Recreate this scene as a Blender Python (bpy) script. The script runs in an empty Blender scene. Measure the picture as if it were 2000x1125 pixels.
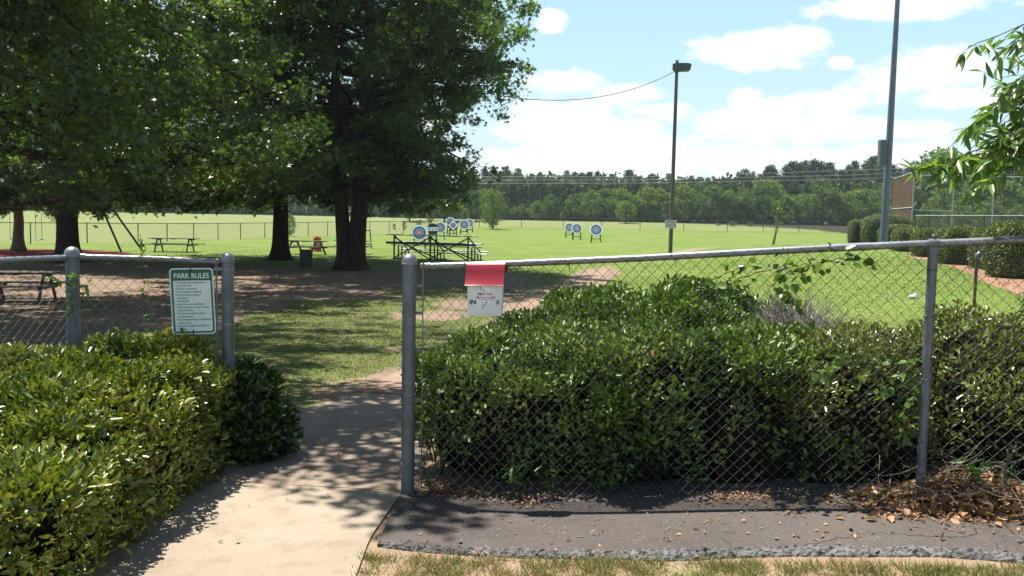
import bpy, bmesh, math, random
import numpy as np
from mathutils import Vector, Matrix

S = bpy.context.scene
COL = S.collection
R = math.radians
PI = math.pi

# ------------------------------------------------------------------ camera
F = 1700.0                     # focal length in photograph pixels (2000 wide)
EYE = np.array([0.0, 0.0, 1.75])
pit, rol = math.atan((562.5 - 430.0) / F), R(1.0)
fw = np.array([0, math.cos(pit), -math.sin(pit)])
up0 = np.array([0, math.sin(pit), math.cos(pit)])
rt0 = np.array([1.0, 0, 0])
rt = math.cos(rol) * rt0 + math.sin(rol) * up0
up = math.cos(rol) * up0 - math.sin(rol) * rt0
cd = bpy.data.cameras.new('camera')
cd.sensor_width = 36.0
cd.lens = 36.0 * F / 2000.0
cd.clip_start = 0.1
cd.clip_end = 5000
cam = bpy.data.objects.new('camera', cd)
COL.objects.link(cam)
cam.matrix_world = Matrix(((rt[0], up[0], -fw[0], EYE[0]), (rt[1], up[1], -fw[1], EYE[1]),
                           (rt[2], up[2], -fw[2], EYE[2]), (0, 0, 0, 1)))
S.camera = cam

# ------------------------------------------------------------------ light
SUN_EL = 70.0
sh = np.array([-0.77, 0.64])   # horizontal direction towards the sun
sun_az = math.atan2(sh[0], sh[1])
S.view_settings.view_transform = 'Standard'
S.view_settings.look = 'None'
S.view_settings.gamma = 1
S.view_settings.exposure = 1.24
sd = bpy.data.lights.new('sun', 'SUN')
sd.energy = 5.0
sd.angle = R(0.5)
sd.color = (1.0, 0.965, 0.91)
so = bpy.data.objects.new('sun', sd)
COL.objects.link(so)
ce = math.cos(R(SUN_EL))
sv = Vector((sh[0] * ce, sh[1] * ce, math.sin(R(SUN_EL))))
so.rotation_euler = sv.to_track_quat('Z', 'Y').to_euler()
so.location = (0, 0, 60)


def ray(px, py):
    d = fw * F + rt * (px - 1000.0) + up * (562.5 - py)
    return d / np.linalg.norm(d)


W = bpy.data.worlds.new('World')
S.world = W
W.use_nodes = True


class NT:
    def __init__(s, tree):
        s.t = tree
        s.n = tree.nodes
        s.l = tree.links

    def new(s, typ, **kw):
        n = s.n.new(typ)
        for k, v in kw.items():
            setattr(n, k, v)
        return n

    def put(s, sock, v):
        if hasattr(v, 'is_output') or isinstance(v, bpy.types.NodeSocket):
            s.l.new(v, sock)
        else:
            sock.default_value = v

    def math(s, op, a, b=None, c=None, clamp=False):
        n = s.new('ShaderNodeMath', operation=op, use_clamp=clamp)
        s.put(n.inputs[0], a)
        if b is not None:
            s.put(n.inputs[1], b)
        if c is not None:
            s.put(n.inputs[2], c)
        return n.outputs[0]

    def vmath(s, op, a, b=None):
        n = s.new('ShaderNodeVectorMath', operation=op)
        s.put(n.inputs[0], a)
        if b is not None:
            s.put(n.inputs[1], b)
        return n.outputs['Value'] if op in ('LENGTH', 'DOT_PRODUCT') else n.outputs[0]

    def noise(s, vec, scale, detail=4, rough=0.55):
        n = s.new('ShaderNodeTexNoise')
        if vec is not None:
            s.l.new(vec, n.inputs['Vector'])
        n.inputs['Scale'].default_value = scale
        n.inputs['Detail'].default_value = detail
        n.inputs['Roughness'].default_value = rough
        return n.outputs['Fac']

    def mix(s, f, a, b, blend='MIX'):
        n = s.new('ShaderNodeMix', data_type='RGBA', blend_type=blend)
        s.put(n.inputs[0], f)
        for sk, v in ((n.inputs[6], a), (n.inputs[7], b)):
            if isinstance(v, (tuple, list)):
                sk.default_value = (v[0], v[1], v[2], 1)
            else:
                s.l.new(v, sk)
        return n.outputs[2]

    def ramp(s, f, stops):
        n = s.new('ShaderNodeValToRGB')
        e = n.color_ramp.elements
        while len(e) < len(stops):
            e.new(0.5)
        for i, (p, c) in enumerate(stops):
            e[i].position = p
            e[i].color = (c[0], c[1], c[2], 1) if isinstance(c, (tuple, list)) else (c, c, c, 1)
        s.l.new(f, n.inputs[0])
        return n.outputs[0]

    def mapr(s, v, a, b, c, d, smooth=False):
        n = s.new('ShaderNodeMapRange')
        if smooth:
            n.interpolation_type = 'SMOOTHSTEP'
        s.put(n.inputs[0], v)
        for i, x in enumerate((a, b, c, d)):
            n.inputs[i + 1].default_value = x
        return n.outputs[0]


def build_world():
    t = NT(W.node_tree)
    t.n.clear()
    out = t.new('ShaderNodeOutputWorld')
    bg = t.new('ShaderNodeBackground')
    sky = t.new('ShaderNodeTexSky', sky_type='NISHITA')
    sky.sun_disc = False
    sky.sun_elevation = R(SUN_EL)
    sky.sun_rotation = sun_az
    sky.air_density = 1.0
    sky.dust_density = 0.6
    sky.ozone_density = 2.0
    tc = t.new('ShaderNodeTexCoord')
    sep = t.new('ShaderNodeSeparateXYZ')
    t.l.new(tc.outputs['Generated'], sep.inputs[0])
    az = t.math('ARCTAN2', sep.outputs[0], sep.outputs[1])
    el = t.math('ARCSINE', sep.outputs[2])
    cmb = t.new('ShaderNodeCombineXYZ')
    t.l.new(az, cmb.inputs[0])
    t.l.new(el, cmb.inputs[1])
    uv = cmb.outputs[0]
    st = t.vmath('MULTIPLY', uv, (1.0, 1.9, 1.0))
    n1 = t.noise(st, 13.0, 6, 0.6)
    n2 = t.noise(st, 36.0, 8, 0.68)
    pert = t.math('ADD', t.math('MULTIPLY', t.math('SUBTRACT', n1, 0.5), 2.4),
                  t.math('MULTIPLY', t.math('SUBTRACT', n2, 0.5), 1.3))
    clouds = [(1072, 44, 34, 24, 1), (1498, 92, 130, 36, 1), (1575, 80, 55, 28, 1), (1640, 124, 24, 14, .8),
              (1790, 8, 160, 24, 1), (1825, 140, 120, 42, 1), (1740, 170, 60, 28, 1), (1870, 190, 110, 22, .9),
              (1625, 196, 90, 24, .95), (1100, 162, 80, 26, .9), (1240, 184, 90, 20, .8), (1075, 245, 120, 60, 1),
              (1180, 280, 210, 50, 1), (1310, 215, 70, 22, .9), (1490, 240, 150, 40, 1), (1452, 190, 34, 20, .9),
              (1600, 256, 130, 32, .95), (1260, 318, 420, 40, 1), (1640, 312, 330, 30, .9), (1770, 250, 80, 20, .7),
              (700, 240, 150, 60, .9), (300, 120, 200, 60, .9), (60, 260, 200, 70, .8), (860, 60, 90, 40, .7),
              (2300, 120, 220, 60, 1), (-250, 150, 220, 60, 1)]
    acc = None
    for (px, py, rx, ry, st_) in clouds:
        d = ray(px, py)
        u0, v0 = math.atan2(d[0], d[1]), math.asin(d[2])
        q = t.vmath('MULTIPLY', t.vmath('SUBTRACT', uv, (u0, v0, 0)), (F / rx, F / ry, 0))
        m = t.math('SUBTRACT', 1.0, t.vmath('LENGTH', q))
        m = t.math('ADD', m, t.math('MULTIPLY', pert, 0.85))
        m = t.mapr(m, -0.12, 0.40, 0.0, st_, True)
        acc = m if acc is None else t.math('MAXIMUM', acc, m)
    hz = t.mapr(el, 0.02, 0.24, 0.75, 0.0, True)
    col = t.mix(t.mapr(el, 0.12, 0.75, 0.95, 0.0, True), sky.outputs[0], (4.5, 6.95, 8.1))
    col = t.mix(hz, col, (6.7, 7.9, 8.3))
    shade = t.mix(t.mapr(n1, 0.35, 0.62, 0.0, 1.0, True), (8.0, 8.6, 8.9), (9.4, 9.5, 9.5))
    col = t.mix(t.math('MULTIPLY', acc, 0.95), col, shade)
    t.l.new(col, bg.inputs[0])
    bg.inputs[1].default_value = 0.055
    t.l.new(bg.outputs[0], out.inputs[0])


build_world()


# ------------------------------------------------------------------ terrain
def sm(x):
    x = np.clip(x, 0.0, 1.0)
    return x * x * (3 - 2 * x)


def terrain(x, y):
    x = np.asarray(x, float)
    y = np.asarray(y, float)
    z = -0.30 * sm((y - 7.0) / 12.0)
    z = z + 0.22 * sm((x + 0.4) / 2.8) * (1 - sm((y - 6.0) / 7.0))
    z = z + 0.70 * sm((x - 5.0) / 9.0) * sm((y - 9.0) / 12.0) * (1 - sm((y - 60.0) / 70.0))
    z = z + 0.90 * sm((y - 62.0) / 80.0)
    z = z + 1.3 * sm((y - 70) / 90.0) * sm((-x - 5) / 40.0)
    z = z + 1.15 * sm((y - 118.0) / 26.0) * (1 - sm((-x - 5) / 40.0))
    return z


def T(x, y):
    return float(terrain(x, y))


def G(px, py):
    """point of the terrain seen at a photograph position"""
    d = ray(px, py)
    t, st = 2.0, 0.25
    p = EYE + d * t
    while t < 900:
        q = EYE + d * (t + st)
        if q[2] < T(q[0], q[1]):
            lo, hi = t, t + st
            for _ in range(30):
                m = (lo + hi) / 2
                q = EYE + d * m
                if q[2] < T(q[0], q[1]):
                    hi = m
                else:
                    lo = m
            return EYE + d * hi
        t += st
        st = max(0.25, t * 0.01)
    return EYE + d * t


def P(px, py, Y):
    d = ray(px, py)
    return EYE + d * (Y / d[1])


def HP(px, py, a, b):
    """hit of a sight line with the upright plane through a and b"""
    d = ray(px, py)
    n = np.array([-(b[1] - a[1]), b[0] - a[0], 0.0])
    return EYE + d * (np.dot(n, np.array([a[0], a[1], 0]) - EYE) / np.dot(n, d))


def onG(x, y, dz=0.0):
    return np.array([x, y, T(x, y) + dz])


# value noise for masks
_rg = np.random.default_rng(5)
_tab = _rg.random((256, 256))


def vnoise(x, y):
    xi = np.floor(x).astype(int)
    yi = np.floor(y).astype(int)
    fx = x - xi
    fy = y - yi
    fx = fx * fx * (3 - 2 * fx)
    fy = fy * fy * (3 - 2 * fy)
    a = _tab[xi % 256, yi % 256]
    b = _tab[(xi + 1) % 256, yi % 256]
    c = _tab[xi % 256, (yi + 1) % 256]
    d = _tab[(xi + 1) % 256, (yi + 1) % 256]
    return (a * (1 - fx) + b * fx) * (1 - fy) + (c * (1 - fx) + d * fx) * fy


def fbm(x, y, o=4):
    s, a, t = 0, 0.5, 0
    for i in range(o):
        s = s + a * vnoise(x * 2 ** i + 17 * i, y * 2 ** i + 31 * i)
        t += a
        a *= 0.5
    return s / t


# ------------------------------------------------------------------ materials
MATS = {}
KA = 0.70          # one reflectance level for every natural surface
FULL = ('sign_white', 'target_white', 'faded_disc', 'cloudy_white_plastic', 'old_white_sign', 'white_sheet', 'white_film', 'reflective_white', 'pale_rail', 'target_blue', 'target_red', 'target_gold', 'target_pink', 'bleacher_plank')


def kc(c):
    return tuple(x * KA for x in c)


def new_mat(name):
    m = bpy.data.materials.new(name)
    m.use_nodes = True
    t = NT(m.node_tree)
    b = t.n['Principled BSDF']
    return m, t, b


def pmat(name, c1, c2=None, rough=0.6, metal=0.0, scale=8.0, detail=5, bump=0.0, bscale=None, spec=0.5, lo=0.35, hi=0.65,
         dirt=None, dscale=3.0, stretch=None, transl=0.0):
    if name in MATS:
        return MATS[name]
    m, t, b = new_mat(name)
    tc = t.new('ShaderNodeTexCoord')
    v = tc.outputs['Object']
    if stretch:
        v = t.vmath('MULTIPLY', v, stretch)
    if c2 is None:
        c2 = tuple(x * 0.8 for x in c1)
    if name not in FULL:
        c1, c2 = kc(c1), kc(c2)
        dirt = kc(dirt) if dirt else None
    f = t.noise(v, scale, detail, 0.6)
    col = t.ramp(f, [(lo, c1), (hi, c2)])
    if dirt:
        g = t.noise(tc.outputs['Object'], dscale, 6, 0.7)
        col = t.mix(t.mapr(g, 0.46, 0.70, 0, 1), col, dirt)
    t.l.new(col, b.inputs['Base Color'])
    b.inputs['Roughness'].default_value = rough
    b.inputs['Metallic'].default_value = metal
    b.inputs['Specular IOR Level'].default_value = spec
    if bump:
        bn = t.new('ShaderNodeBump')
        bn.inputs['Strength'].default_value = bump
        bn.inputs['Distance'].default_value = 0.02
        t.l.new(t.noise(v, bscale or scale * 4, 4, 0.6), bn.inputs['Height'])
        t.l.new(bn.outputs[0], b.inputs['Normal'])
    if transl:
        tr = t.new('ShaderNodeBsdfTranslucent')
        t.l.new(col, tr.inputs[0])
        mx = t.new('ShaderNodeMixShader')
        mx.inputs[0].default_value = transl
        t.l.new(b.outputs[0], mx.inputs[1])
        t.l.new(tr.outputs[0], mx.inputs[2])
        t.l.new(mx.outputs[0], t.n['Material Output'].inputs[0])
    MATS[name] = m
    return m


def leafmat(name, stops, rough=0.4, transl=0.3, nscale=1.2, spec=0.5, hue=None):
    """leaf colour runs along stops with each leaf's own random value and a slow drift through the plant"""
    if name in MATS:
        return MATS[name]
    m, t, b = new_mat(name)
    at = t.new('ShaderNodeAttribute', attribute_name='rnd')
    tc = t.new('ShaderNodeTexCoord')
    n = t.noise(tc.outputs['Object'], nscale, 3, 0.5)
    f = t.math('ADD', t.math('MULTIPLY', at.outputs['Fac'], 0.6), t.math('MULTIPLY', t.mapr(n, 0.3, 0.7, 0, 1), 0.4))
    col = t.ramp(f, [(p, kc(c)) for p, c in stops])
    t.l.new(col, b.inputs['Base Color'])
    b.inputs['Roughness'].default_value = rough
    b.inputs['Specular IOR Level'].default_value = spec
    tr = t.new('ShaderNodeBsdfTranslucent')
    tcol = t.mix(1.0, col, hue or (1.5, 1.6, 0.6), 'MULTIPLY')
    t.l.new(tcol, tr.inputs[0])
    mx = t.new('ShaderNodeMixShader')
    mx.inputs[0].default_value = transl
    t.l.new(b.outputs[0], mx.inputs[1])
    t.l.new(tr.outputs[0], mx.inputs[2])
    t.l.new(mx.outputs[0], t.n['Material Output'].inputs[0])
    MATS[name] = m
    return m


# ------------------------------------------------------------------ object helpers
def tag(o, label=None, cat=None, group=None, kind=None):
    if label:
        o['label'] = label
    if cat:
        o['category'] = cat
    if group:
        o['group'] = group
    if kind:
        o['kind'] = kind
    return o


def thing(name, label, cat, loc=(0, 0, 0), rz=0.0, group=None):
    o = bpy.data.objects.new(name, None)
    o.empty_display_size = 0.2
    COL.objects.link(o)
    o.location = [float(v) for v in loc]
    o.rotation_euler = (0, 0, rz)
    return tag(o, label, cat, group)


def link_mesh(name, me, parent=None):
    o = bpy.data.objects.new(name, me)
    COL.objects.link(o)
    if parent is not None:
        o.parent = parent
    return o


def copy_tree(o, parent=None):
    c = o.copy()
    COL.objects.link(c)
    if parent is not None:
        c.parent = parent
    for ch in list(o.children):
        copy_tree(ch, c)
    return c


def frame_axes(d):
    d = d / max(np.linalg.norm(d), 1e-9)
    a = np.array([0, 0, 1.0]) if abs(d[2]) < 0.9 else np.array([1.0, 0, 0])
    u = np.cross(a, d)
    u /= np.linalg.norm(u)
    return u, np.cross(d, u)


class MB:
    """collects shapes and links them as ONE mesh object"""

    def __init__(s):
        s.v = []
        s.f = []
        s.mi = []
        s.cur = 0

    def add(s, vs, fs):
        o = len(s.v)
        s.v.extend([tuple(float(c) for c in v) for v in vs])
        for f in fs:
            s.f.append(tuple(i + o for i in f))
            s.mi.append(s.cur)

    def box(s, c, size, ax=None, bev=0.0):
        c = np.array(c, float)
        X, Y, Z = ax if ax is not None else (np.array([1., 0, 0]), np.array([0, 1., 0]), np.array([0, 0, 1.]))
        hx, hy, hz = [q / 2 for q in size]
        if bev > 0:
            b = min(bev, hx * .9, hy * .9, hz * .9)
            vs = []
            idx = {}
            for sx in (-1, 1):
                for sy in (-1, 1):
                    for sz in (-1, 1):
                        for k in range(3):
                            e = [hx, hy, hz]
                            p = [sx * (hx - b), sy * (hy - b), sz * (hz - b)]
                            p[k] = (sx, sy, sz)[k] * e[k]
                            idx[(sx, sy, sz, k)] = len(vs)
                            vs.append(c + X * p[0] + Y * p[1] + Z * p[2])
            fs = []
            for k in range(3):
                a, b2 = [(1, 2), (2, 0), (0, 1)][k]
                for sg in (-1, 1):
                    q = []
                    for (p1, p2) in ((-1, -1), (1, -1), (1, 1), (-1, 1)):
                        key = [0, 0, 0]
                        key[k] = sg
                        key[a] = p1
                        key[b2] = p2
                        q.append(idx[tuple(key) + (k,)])
                    fs.append(q if sg > 0 else q[::-1])
            for k in range(3):
                a, b2 = [(1, 2), (2, 0), (0, 1)][k]
                for sa in (-1, 1):
                    for sb in (-1, 1):
                        def K(sk, kk):
                            key = [0, 0, 0]
                            key[k] = sk
                            key[a] = sa
                            key[b2] = sb
                            return idx[tuple(key) + (kk,)]
                        q = [K(-1, a), K(1, a), K(1, b2), K(-1, b2)]
                        fs.append(q if sa * sb > 0 else q[::-1])
            for sx in (-1, 1):
                for sy in (-1, 1):
                    for sz in (-1, 1):
                        q = [idx[(sx, sy, sz, k)] for k in range(3)]
                        fs.append(q if sx * sy * sz > 0 else q[::-1])
            s.add(vs, fs)
            return s
        vs = [c + X * (a * hx) + Y * (b * hy) + Z * (d * hz) for a in (-1, 1) for b in (-1, 1) for d in (-1, 1)]
        s.add(vs, [(0, 1, 3, 2), (4, 6, 7, 5), (0, 4, 5, 1), (2, 3, 7, 6), (0, 2, 6, 4), (1, 5, 7, 3)])
        return s

    def beam(s, a, b, w, h, bev=0.0):
        """rectangular bar from a to b"""
        a = np.array(a, float)
        b = np.array(b, float)
        d = b - a
        L = np.linalg.norm(d)
        d = d / L
        z = np.array([0, 0, 1.0]) if abs(d[2]) < 0.95 else np.array([0, 1.0, 0])
        y = np.cross(z, d)
        y /= np.linalg.norm(y)
        z = np.cross(d, y)
        return s.box((a + b) / 2, (L, w, h), (d, y, z), bev)

    def tube(s, pts, r, n=8, cap=True):
        pts = [np.array(p, float) for p in pts]
        m = len(pts)
        rr = r if hasattr(r, '__len__') else [r] * m
        vs, fs = [], []
        u = None
        for i, p in enumerate(pts):
            d = pts[min(i + 1, m - 1)] - pts[max(i - 1, 0)]
            ln = np.linalg.norm(d)
            d = d / ln if ln > 1e-9 else np.array([0, 0, 1.0])
            if u is None:
                u, w = frame_axes(d)
            else:
                u = u - d * np.dot(u, d)
                u /= max(np.linalg.norm(u), 1e-9)
                w = np.cross(d, u)
            for k in range(n):
                a = 2 * PI * k / n
                vs.append(p + (u * math.cos(a) + w * math.sin(a)) * rr[i])
        for i in range(m - 1):
            for k in range(n):
                k2 = (k + 1) % n
                fs.append((i * n + k, i * n + k2, (i + 1) * n + k2, (i + 1) * n + k))
        if cap:
            fs.append(tuple(range(n))[::-1])
            fs.append(tuple((m - 1) * n + k for k in range(n)))
        s.add(vs, fs)
        return s

    def lathe(s, c, prof, n=20, axis=None):
        """prof: (radius, height) pairs about an upright axis at c"""
        c = np.array(c, float)
        vs, fs = [], []
        m = len(prof)
        for (r, h) in prof:
            for k in range(n):
                a = 2 * PI * k / n
                vs.append(c + np.array([r * math.cos(a), r * math.sin(a), h]))
        for i in range(m - 1):
            for k in range(n):
                k2 = (k + 1) % n
                fs.append((i * n + k, i * n + k2, (i + 1) * n + k2, (i + 1) * n + k))
        fs.append(tuple(range(n))[::-1])
        fs.append(tuple((m - 1) * n + k for k in range(n)))
        s.add(vs, fs)
        return s

    def prism(s, poly, o, X, Y, N, t):
        """flat outline (list of (x,y)) at origin o in axes X,Y, thickness t along N"""
        o, X, Y, N = [np.array(q, float) for q in (o, X, Y, N)]
        n = len(poly)
        a = [o + X * p[0] + Y * p[1] for p in poly]
        b = [q + N * t for q in a]
        fs = [tuple(range(n))[::-1], tuple(range(n, 2 * n))]
        for i in range(n):
            j = (i + 1) % n
            fs.append((i, j, n + j, n + i))
        s.add(a + b, fs)
        return s

    def flat(s, poly, o, X, Y):
        o, X, Y = [np.array(q, float) for q in (o, X, Y)]
        s.add([o + X * p[0] + Y * p[1] for p in poly], [tuple(range(len(poly)))])
        return s

    def ring(s, outer, inner, o, X, Y):
        o, X, Y = [np.array(q, float) for q in (o, X, Y)]
        n = len(outer)
        vs = [o + X * p[0] + Y * p[1] for p in outer] + [o + X * p[0] + Y * p[1] for p in inner]
        s.add(vs, [(i, (i + 1) % n, n + (i + 1) % n, n + i) for i in range(n)])
        return s

    def build(s, name, mats, parent=None, smooth=False, world=True):
        me = bpy.data.meshes.new(name)
        v = np.array(s.v, float)
        if parent is not None and world:
            p = parent
            off = np.zeros(3)
            while p is not None:
                off += np.array(p.location)
                p = p.parent
            v = v - off
        me.from_pydata([tuple(q) for q in v], [], s.f)
        if not isinstance(mats, (list, tuple)):
            mats = [mats]
        for m in mats:
            me.materials.append(m)
        me.polygons.foreach_set('material_index', s.mi)
        if smooth:
            me.polygons.foreach_set('use_smooth', [True] * len(s.f))
            try:
                me.set_sharp_from_angle(angle=R(40))
            except Exception:
                pass
        me.update()
        return link_mesh(name, me, parent)


SHAPES = {
    'rhomb': ([(0, 0, 0), (.5, .5, 0), (1, 0, 0), (.5, -.5, 0)], [(0, 3, 2, 1)]),
    'oval': ([(0, 0, 0), (.32, -.34, .10), (.72, -.46, .10), (1, 0, -.06), (.72, .46, .10), (.32, .34, .10)],
             [(0, 1, 2, 3), (0, 3, 4, 5)]),
    'heart': ([(0, 0, 0), (.1, -.4, .05), (.4, -.5, .08), (1, 0, -.1), (.4, .5, .08), (.1, .4, .05)],
              [(0, 1, 2, 3), (0, 3, 4, 5)]),
    'star': ([(0, 0, 0), (.5, -.23, .05), (1.05, 0, -.05), (.5, .23, .05),
              (.16, 0, .02), (.56, -.26, 0), (.70, -.68, -.06), (.28, -.36, 0),
              (.16, 0, .02), (.28, .36, 0), (.70, .68, -.06), (.56, .26, 0)],
             [(0, 1, 2, 3), (4, 7, 6, 5), (8, 11, 10, 9)]),
    'long': ([(0, 0, 0), (.3, -.5, .05), (.3, .5, .05), (.65, -.42, -.01), (.65, .42, -.01), (1, 0, -.12), (.3, 0, .0), (.65, 0, -.05)],
             [(0, 1, 6), (0, 6, 2), (1, 3, 7, 6), (6, 7, 4, 2), (3, 5, 7), (7, 5, 4)]),
    'blade': ([(0, -.5, 0), (0, .5, 0), (.55, .35, .02), (.55, -.35, .02), (1, 0, .12)], [(0, 1, 2, 3), (3, 2, 4)]),
}


def leaves(name, mat, pos, dirs, nrm, length, width, shape='oval', parent=None, rnd=None, seed=1, off=(0, 0, 0), extra=None):
    """many leaf shapes in one mesh: pos/dirs/nrm (n,3)"""
    rg = np.random.default_rng(seed)
    pos = np.asarray(pos, float) - np.asarray(off, float)
    n = len(pos)
    dirs = dirs / np.maximum(np.linalg.norm(dirs, axis=1, keepdims=True), 1e-9)
    nrm = nrm - dirs * np.sum(nrm * dirs, axis=1, keepdims=True)
    nrm = nrm / np.maximum(np.linalg.norm(nrm, axis=1, keepdims=True), 1e-9)
    side = np.cross(nrm, dirs)
    bv, bf = SHAPES[shape]
    bv = np.array(bv)
    k = len(bv)
    L = np.broadcast_to(np.asarray(length, float), (n,))
    Wd = np.broadcast_to(np.asarray(width, float), (n,))
    V = (pos[:, None, :] + dirs[:, None, :] * (bv[None, :, 0, None] * L[:, None, None])
         + side[:, None, :] * (bv[None, :, 1, None] * Wd[:, None, None])
         + nrm[:, None, :] * (bv[None, :, 2, None] * L[:, None, None]))
    V = V.reshape(-1, 3)
    idx, ls, tot = [], [], []
    base = np.arange(n)[:, None] * k
    lt = []
    per = sum(len(f) for f in bf)
    flat = np.concatenate([np.array(f) for f in bf])
    loops = (base + flat[None, :]).reshape(-1)
    cnt = np.array([len(f) for f in bf])
    starts = np.concatenate([[0], np.cumsum(cnt)[:-1]])
    lstart = (np.arange(n)[:, None] * per + starts[None, :]).reshape(-1)
    ltot = np.tile(cnt, n)
    me = bpy.data.meshes.new(name)
    me.vertices.add(len(V))
    me.vertices.foreach_set('co', V.reshape(-1).astype(np.float32))
    me.loops.add(len(loops))
    me.loops.foreach_set('vertex_index', loops.astype(np.int32))
    me.polygons.add(len(lstart))
    me.polygons.foreach_set('loop_start', lstart.astype(np.int32))
    me.polygons.foreach_set('loop_total', ltot.astype(np.int32))
    me.update(calc_edges=True)
    if rnd is None:
        rnd = rg.random(n)
    a = me.attributes.new('rnd', 'FLOAT', 'POINT')
    a.data.foreach_set('value', np.repeat(rnd, k).astype(np.float32))
    me.materials.append(mat)
    return link_mesh(name, me, parent)


def rand_unit(rg, n):
    v = rg.normal(size=(n, 3))
    return v / np.linalg.norm(v, axis=1, keepdims=True)


def strip(name, left, right, mat, dz, nu=1, nv=6, parent=None, kind='structure', dense=0.35, skirt=0.0, crown=0.0):
    """sheet draped on the terrain between two edge lines"""
    left = np.array(left, float)
    right = np.array(right, float)

    def res(pl, n):
        d = np.concatenate([[0], np.cumsum(np.linalg.norm(np.diff(pl, axis=0), axis=1))])
        t = np.linspace(0, d[-1], n)
        return np.stack([np.interp(t, d, pl[:, i]) for i in range(2)], 1), d[-1]
    n = max(3, int(max(res(left[:, :2], 3)[1], res(right[:, :2], 3)[1]) / dense))
    a = res(left[:, :2], n)[0]
    b = res(right[:, :2], n)[0]
    vs, fs = [], []
    m = nv + 1
    for i in range(n):
        for j in range(m):
            q = a[i] + (b[i] - a[i]) * j / nv
            vs.append((q[0], q[1], T(q[0], q[1]) + dz))
    for i in range(n - 1):
        for j in range(nv):
            fs.append((i * m + j, i * m + j + 1, (i + 1) * m + j + 1, (i + 1) * m + j))
    if skirt:
        o = len(vs)
        for i in range(n):
            for j in (0, nv):
                v = vs[i * m + j]
                vs.append((v[0], v[1], v[2] - skirt))
        for i in range(n - 1):
            fs.append((i * m, (i + 1) * m, o + 2 * (i + 1), o + 2 * i))
            fs.append((i * m + nv, o + 2 * i + 1, o + 2 * (i + 1) + 1, (i + 1) * m + nv))
        fs.append(tuple([j for j in range(m)][::-1] + [o, o + 1]))
        fs.append(tuple([(n - 1) * m + j for j in range(m)] + [o + 2 * (n - 1) + 1, o + 2 * (n - 1)]))
    mb = MB()
    mb.add(vs, fs)
    ob = mb.build(name, mat, parent, smooth=not skirt)
    if parent is None:
        ob['kind'] = kind
    return ob


_deps_txt = {}


def text_into(mb, body, o, X, Y, h, width=None, align='LEFT', bold=0.0, spacing=1.0, shear=0.0):
    """lettering as flat faces; h = capital height, width = total width if given"""
    cu = bpy.data.curves.new('txt', 'FONT')
    cu.body = body
    cu.size = 1.0
    cu.offset = bold
    cu.space_character = spacing
    cu.shear = shear
    ob = bpy.data.objects.new('txt', cu)
    COL.objects.link(ob)
    dg = bpy.context.evaluated_depsgraph_get()
    me = bpy.data.meshes.new_from_object(ob.evaluated_get(dg))
    v = np.array([tuple(q.co) for q in me.vertices])
    fs = [tuple(p.vertices) for p in me.polygons]
    bpy.data.objects.remove(ob)
    bpy.data.curves.remove(cu)
    bpy.data.meshes.remove(me)
    x0, x1 = v[:, 0].min(), v[:, 0].max()
    sy = h / 0.70
    sx = sy if width is None else width / (x1 - x0)
    wid = (x1 - x0) * sx
    sh_ = {'LEFT': 0, 'CENTER': -wid / 2, 'RIGHT': -wid}[align]
    o, X, Y = [np.array(q, float) for q in (o, X, Y)]
    mb.add([o + X * ((q[0] - x0) * sx + sh_) + Y * (q[1] * sy) for q in v], fs)
    return wid


def rrect(w, h, r, n=6, cx=0.0, cy=0.0):
    pts = []
    for (sx, sy, a0) in ((1, 1, 0), (-1, 1, 90), (-1, -1, 180), (1, -1, 270)):
        for k in range(n + 1):
            a = R(a0 + 90 * k / n)
            pts.append((cx + sx * (w / 2 - r) + r * math.cos(a), cy + sy * (h / 2 - r) + r * math.sin(a)))
    return pts


# ------------------------------------------------------------------ ground
PATH = [(-1.28, 5.5), (-1.2, 7.0), (-0.95, 8.6), (-0.55, 10.8), (-0.12, 14.5), (0.75, 20.5), (1.6, 26.0), (2.7, 31.0), (3.6, 36.0), (4.5, 40.0)]


FAR_L = [(-250, 479), (60, 476), (270, 473.5), (470, 467), (640, 460.5), (760, 457), (860, 452)]
FAR_R = [(936, 444), (1100, 446), (1250, 449), (1420, 451.5), (1560, 452.5), (1690, 454)]
_fl = np.array([G(*q) for q in FAR_L + FAR_R])


def FENCE_Y(x):
    return np.interp(x, _fl[:, 0], _fl[:, 1])


def path_dist(x, y):
    d = np.full(np.shape(x), 1e9)
    for (a, b) in zip(PATH[:-1], PATH[1:]):
        ax, ay = a
        bx, by = b
        t = np.clip(((x - ax) * (bx - ax) + (y - ay) * (by - ay)) / ((bx - ax) ** 2 + (by - ay) ** 2), 0, 1)
        d = np.minimum(d, np.hypot(x - ax - t * (bx - ax), y - ay - t * (by - ay)))
    return d


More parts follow.
